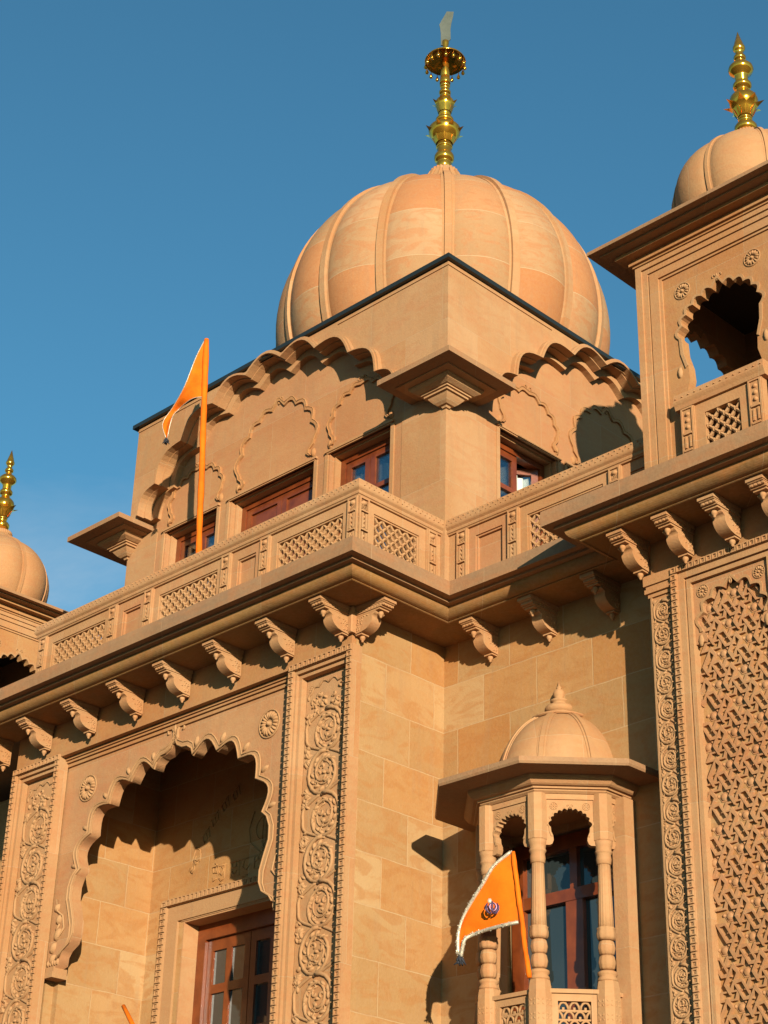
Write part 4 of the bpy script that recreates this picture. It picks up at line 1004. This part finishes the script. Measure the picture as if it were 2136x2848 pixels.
for i in vis:
    x, y = verts[i]; m = MB(); c0 = (x, y, 0)
    oc = lambda r, z: (r, z)
    pro = [(.075, Zc), (.075, -3.835), (.070, -3.84)]
    lathe(m, c0, [(.060, -3.84), (.065, -3.835), (.065, Zc)], 8, None, False, R(22.5))
    lathe(m, c0, [(.040, -3.99), (.046, -3.985), (.050, -3.955), (.046, -3.925), (.052, -3.915), (.056, -3.905), (.05, -3.895), (.053, -3.875), (.058, -3.86), (.060, -3.84)], 24)
    flt = lambda an, z: 1-.06*abs(math.sin(an*8))
    lathe(m, c0, [(.051, -4.40), (.048, -4.30), (.043, -4.12), (.040, -3.99)], 64, flt)
    lathe(m, c0, [(.050, -4.465), (.057, -4.45), (.059, -4.425), (.054, -4.40), (.058, -4.392), (.050, -4.386)], 32, lambda an, z: 1+.05*math.cos(an*8))
    gad = lambda an, z: 1+.06*abs(math.sin(an*5))
    for zc in (-4.515, -4.605): lathe(m, c0, [(.038, zc-.044), (.046, zc-.034), (.0525, zc), (.046, zc+.034), (.038, zc+.044)], 40, gad)
    lathe(m, c0, [(.064, -4.72), (.062, -4.705), (.052, -4.69), (.062, -4.68), (.062, -4.665), (.045, -4.655)], 24)
    lathe(m, c0, [(.073, -4.80), (.073, -4.765), (.066, -4.725), (.062, -4.72)], 8, None, False, R(22.5))
    cl = obj('column', m, M_PALE, B)
    m = MB(); lathe(m, c0, [(.076, -6.05), (.076, -4.80)], 8, None, False, R(22.5))
    for s_ in range(8):
        an = R(45*s_); n_ = Vector((math.cos(an), math.sin(an), 0)); u_ = Vector((-n_.y, n_.x, 0)); F = Fr(Vector(c0)+n_*.0703, u_, n_)
        if n_.dot(Vector((.7, -.7, 0))) < -.1: continue
        for j in range(6):
            for dx in (-.014, .014): 
                for dz in (-.014, .014): blob(m, F, dx, -4.86-.085*j+dz, -.002, .013, .006, .006, PI/4*(1 if dx*dz > 0 else -1), 4)
    obj('pedestal', m, M_PALE, cl)
edges = [(3, 4), (4, 5), (5, 6), (6, 7), (7, 0)]
for (i, j) in edges:
    p, q = Vector((*verts[i], 0)), Vector((*verts[j], 0)); u_ = (q-p).normalized(); n_ = Vector((u_.y, -u_.x, 0)); L = (q-p).length
    F = Fr(p, u_, n_); m = MB()
    if n_.y > .1: continue
    hw_ = L/2-.075; cx = L/2
    ar = scallop(cx, -3.755, hw_*.93, .115, 11, .38, .115, .012, 5, .75)
    lo = ar[0][1]
    slab(m, F, [(.02, lo), ]+ar+[(L-.02, lo), (L-.02, Zc), (.02, Zc)], [], -.03, .020)
    box(m, F, .05, L-.05, Zc-.036, Zc, -.035, .030)
    sc = obj('arch_screen', m, M_PALE, B)
    m = MB(); inn = ar[3:-3]; strip(m, F, inn, grow(inn, (cx, -3.8), .014), .02, .026); crest(m, F, cx, -3.632, .022, .03)
    for sg in (-1, 1): rosette(m, F, cx+sg*hw_*.78, -3.615, .022, .024, 8)
    obj('rosette', m, M_CARVE, sc)
    m = MB(); box(m, F, .05, L-.05, -4.80, -4.775, -.035, .035); x0, x1 = .085, L-.085
    hs = []; pz = .062; px_ = .062
    A0, A1, B0, B1 = x0+.022, x1-.022, -5.5, -4.845
    slab(m, F, [(.03, -6.0), (L-.03, -6.0), (L-.03, -4.80), (.03, -4.80)], [[(A0, B0), (A1, B0), (A1, B1), (A0, B1)]], -.03, .018)
    rl = obj('railing', m, M_PALE, B)
    m = MB(); nn_ = max(2, int(round((A1-A0)/.068))); pw = (A1-A0)/nn_; r = 0; z = B1-.004
    while z > B0+.03:
        for s_ in range(nn_+(r % 2)):
            xc = A0+(s_+.5)*pw-(pw/2 if r % 2 else 0)
            # fish-scale hoop with a bud
            hp = [(xc+pw*.44*math.cos(t*PI/6), z-.045+.045*math.sin(t*PI/6)) for t in range(7)]
            hp = [(min(max(a, A0), A1), b) for a, b in hp]
            tube(m, [F(a, b, -.005) for a, b in hp], .0085, 5)
            if A0+.01 < xc < A1-.01: box(m, F, xc-.007, xc+.007, z-.06, z-.030, -.02, .0)
        box(m, F, A0, A1, z-.056, z-.045, -.02, .002)
        z -= .055; r += 1
    obj('lattice_screen', m, M_CARVE, rl)
m = MB(); octring(m, [(-7.0, .12), (-6.8, .2), (-6.6, .26), (-6.3, .45), (-6.1, .60), (-6.05, .66), (-6.0, .66), (-6.0, .62)]); obj('corbel', m, M_PALE, B)
m = MB(); octring(m, [(-3.56, .50), (-3.54, .50)]); obj('ceiling', m, M_ST, B)
DJ = (JC.x, JC.y, -3.385)
pj = [(.462*math.cos(R(a)), .585*math.sin(R(a))) for a in range(0, 76, 5)]+[(.10, .578), (.075, .588)]
pj = [(r, z) for r, z in pj if r > .07]
dj = dome('dome', B, DJ, .46, 0, 8, pj, M_PALE, .032, .018, .03, 96, R(22.5))
m = MB(); lathe(m, (0, 0, 0), [(.20, .545), (.20, .556), (.12, .568), (.078, .585), (.076, .600), (.094, .610), (.102, .626), (.102, .640), (.092, .656), (.056, .662), (.050, .672), (.050, .686), (.062, .692), (.062, .702), (.040, .707), (.030, .716), (.040, .735), (.043, .755), (.034, .775), (.014, .790), (.019, .796), (.019, .802), (.010, .808), (.001, .848)], 28)
obj('finial', m, M_PALE, dj, origin=DJ, local=True)
# window behind the balcony
Fw = FX(D+.055); m = MB(); a0, a1, zt_ = .60, 1.58, -3.62
box(m, Fw, a0, a0+.1, -6.5, zt_, -.06, .02); box(m, Fw, a1-.1, a1, -6.5, zt_, -.06, .02); box(m, Fw, a0+.1, a1-.1, zt_-.1, zt_, -.06, .02)
box(m, Fw, a0+.1, a1-.1, -4.07, -3.99, -.05, .018); box(m, Fw, 1.06, 1.20, -6.5, -4.07, -.05, .012); box(m, Fw, 1.10, 1.16, -3.99, zt_-.1, -.05, .012)
wj = obj('window', m, M_WOOD, T, label='dark wooden window behind the small balcony'); m = MB()
box(m, Fw, a0+.1, a1-.1, -6.5, zt_-.1, -.032, -.026); obj('glass_pane', m, M_GLASS, wj)
m = MB(); Fq = FX(D); box(m, Fq, .50, .585, -6.6, -3.53, -.001, .10); box(m, Fq, 1.585, 1.69, -6.6, -3.53, -.001, .12); obj('jamb', m, M_PALE, T)
# ------------------------------------------------------------------ flags
rng = random.Random(11)
CA = CAM
def at(px, py, y):
    d_ = fw+rt2*((px-1068)/4981.7)-up2*((py-1424)/4981.7); t = (y-CA.y)/d_.y; return CA+d_*t
def flag(name, label, base, top, corners, emblem, pr0, y0, depthf, fs_=1.0):
    F_ = empty(name, tuple(base), label, 'flag', 'saffron pennants on wrapped poles')
    m = MB(); n = 26; pts = []; rr = []
    for i in range(n+1):
        f = i/n; p = base.lerp(top, f); pts.append(p+Vector((.0015*math.sin(f*19), .0015*math.cos(f*13), 0))); rr.append(pr0*(1+.07*math.sin(f*57)+.05*math.sin(f*23))*(1.0 if f < .97 else .8))
    tube(m, pts, rr, 10); 
    pole = obj('pole', m, M_CLOTH, F_)
    if corners is None: return F_
    A_, B_, C_ = corners   # hoist top, hoist bottom, fly tip (points as lists of controls)
    m = MB(); n = 22; rows = []
    def edge(L, t):
        s = t*(len(L)-1); i = min(int(s), len(L)-2); f = s-i
        a, b = L[i], L[i+1]; p0 = L[max(i-1, 0)]; p3 = L[min(i+2, len(L)-1)]
        return .5*((2*a)+(b-p0)*f+(2*p0-5*a+4*b-p3)*f*f+(3*a-p0-3*b+p3)*f*f*f)
    up_, lo_ = A_, B_
    for i in range(n+1):
        t = i/n; p, q = edge(up_, t), edge(lo_, t); row = []
        for j in range(13):
            s = j/12; w = p.lerp(q, s); k_ = depthf*(t*(1-t)*2+.3*t)*math.sin(s*7+t*9)+depthf*.5*math.sin(t*14+s*3)*s*(1-s)*2
            row.append(w+Vector((.5, -.8, 0))*k_)
        rows.append(row)
    vs = [p for r_ in rows for p in r_]; W_ = 13
    fs = [(i*W_+j, i*W_+j+1, (i+1)*W_+j+1, (i+1)*W_+j) for i in range(n) for j in range(W_-1)]
    m.add(vs, fs, True); nv = Vector((.35, -.35, 0)).normalized()*.004; m.add([v-nv for v in vs], [tuple(reversed(f)) for f in fs], True)
    cl = obj('cloth', m, M_CLOTH, F_)
    m = MB()
    for L in ([r_[0] for r_ in rows], [r_[-1] for r_ in rows]):
        for i in range(len(L)-1):
            for s in range(12):
                p = L[i].lerp(L[i+1], s/7)+Vector((rng.uniform(-.010, .010), rng.uniform(-.012, .004), rng.uniform(-.010, .010)))*fs_
                r_ = rng.uniform(.004, .010)*fs_; q_ = [Vector((rng.uniform(-1, 1), rng.uniform(-1, 1), rng.uniform(-1, 1))).normalized()*r_ for _ in range(4)]
                m.add([p+v for v in q_], [(0, 1, 2), (0, 2, 3), (0, 3, 1), (1, 3, 2)])
        tube(m, L, .012*fs_, 7)
    obj('tinsel_trim', m, M_TRIM, cl)
    tip = rows[-1][6]; m = MB()
    for j in range(9): tube(m, [tip, tip+Vector((rng.uniform(-.02, .02), rng.uniform(-.02, .02), -.03)), tip+Vector((rng.uniform(-.035, .035), rng.uniform(-.03, .03), -.06))], [.008, .010, .003], 5)
    obj('tassel', m, M_BLACK, cl)
    if emblem:
        c_, s_ = emblem; d1 = (rt2).copy(); d1.z = 0; d1.normalize(); nn = Vector((d1.y, -d1.x, 0)); G = Fr(c_+nn*.012, d1, nn)
        for (nm, mt, off, rr_) in (('emblem_edge', M_INKB, 0, .0062), ('emblem', M_INK, .004, .0052)):
            m = MB()
            tube(m, [G(s_*.55*math.cos(t*PI/9)+(.0 if off else .004), s_*.62*math.sin(t*PI/9), off) for t in range(19)], rr_*.8, 5)
            for sg in (-1, 1): tube(m, [G(sg*s_*a, s_*b, off) for a, b in ((.15, -1.15), (.62, -.95), (.95, -.45), (1.0, .1), (.78, .62))], [rr_*.6, rr_*1.3, rr_*1.6, rr_*1.3, rr_*.5], 5)
            tube(m, [G(0, s_*b, off) for b in (-1.0, -.6, .4, 1.0)], [rr_*.6, rr_, rr_*1.2, rr_*.6], 5)
            for sg in (-1, 1): tube(m, [G(sg*s_*.1, -s_*.8, off), G(sg*s_*.45, -s_*1.15, off)], rr_*.6, 4)
            obj(nm, m, mt, cl)
        m = MB(); blob(m, G, -.015, s_*.95, .006, .014, .018, .006); obj('emblem_highlight', m, M_TRIM, cl)
    return F_
Y1 = .62
P = lambda x, y, yy: at(x*1.2875, y*1.2875, yy)
bs, tp = P(427, 1260, Y1), P(446, 733, Y1)
flag('flag', 'tall saffron pole with narrow pennant standing behind the rooftop balustrade', bs, tp,
     ([P(443, 733, Y1), P(425, 770, Y1-.05), P(400, 830, Y1-.1), P(372, 880, Y1-.08), P(352, 915, Y1-.1), P(358, 945, Y1-.1)],
      [P(442, 858, Y1), P(420, 860, Y1-.05), P(400, 870, Y1-.06), P(385, 885, Y1-.04), P(372, 905, Y1-.1), P(361, 948, Y1-.1)], None), None, .028, Y1, .018, .35)
Y2 = .36
bs, tp = P(1143, 2112, Y2+.0), P(1108, 1840, Y2)
flag('flag', 'saffron pennant with silver fringe and round dark emblem in front of the balcony columns', bs, tp,
     ([P(1104, 1840, Y2), P(1068, 1870, Y2-.04), P(1044, 1908, Y2-.06), P(1016, 1951, Y2-.08), P(998, 1989, Y2-.08), P(990, 2022, Y2-.08), P(990, 2062, Y2-.08)],
      [P(1120, 1992, Y2), P(1088, 1999, Y2-.04), P(1049, 2009, Y2-.05), P(1023, 2018, Y2-.06), P(1006, 2028, Y2-.08), P(1000, 2046, Y2-.08), P(996, 2066, Y2-.08)], None), (P(1063, 1960, Y2-.09), .038), .016, Y2, .012)
bs, tp = P(330, 2300, .0), P(266, 2173, .0)
bs = tp+(bs-tp)*((GZ-tp.z)/(bs.z-tp.z))
flag('flag', 'tip of a saffron wrapped pole leaning at the bottom edge in front of the porch', bs, tp, None, None, .020, 0, 0)
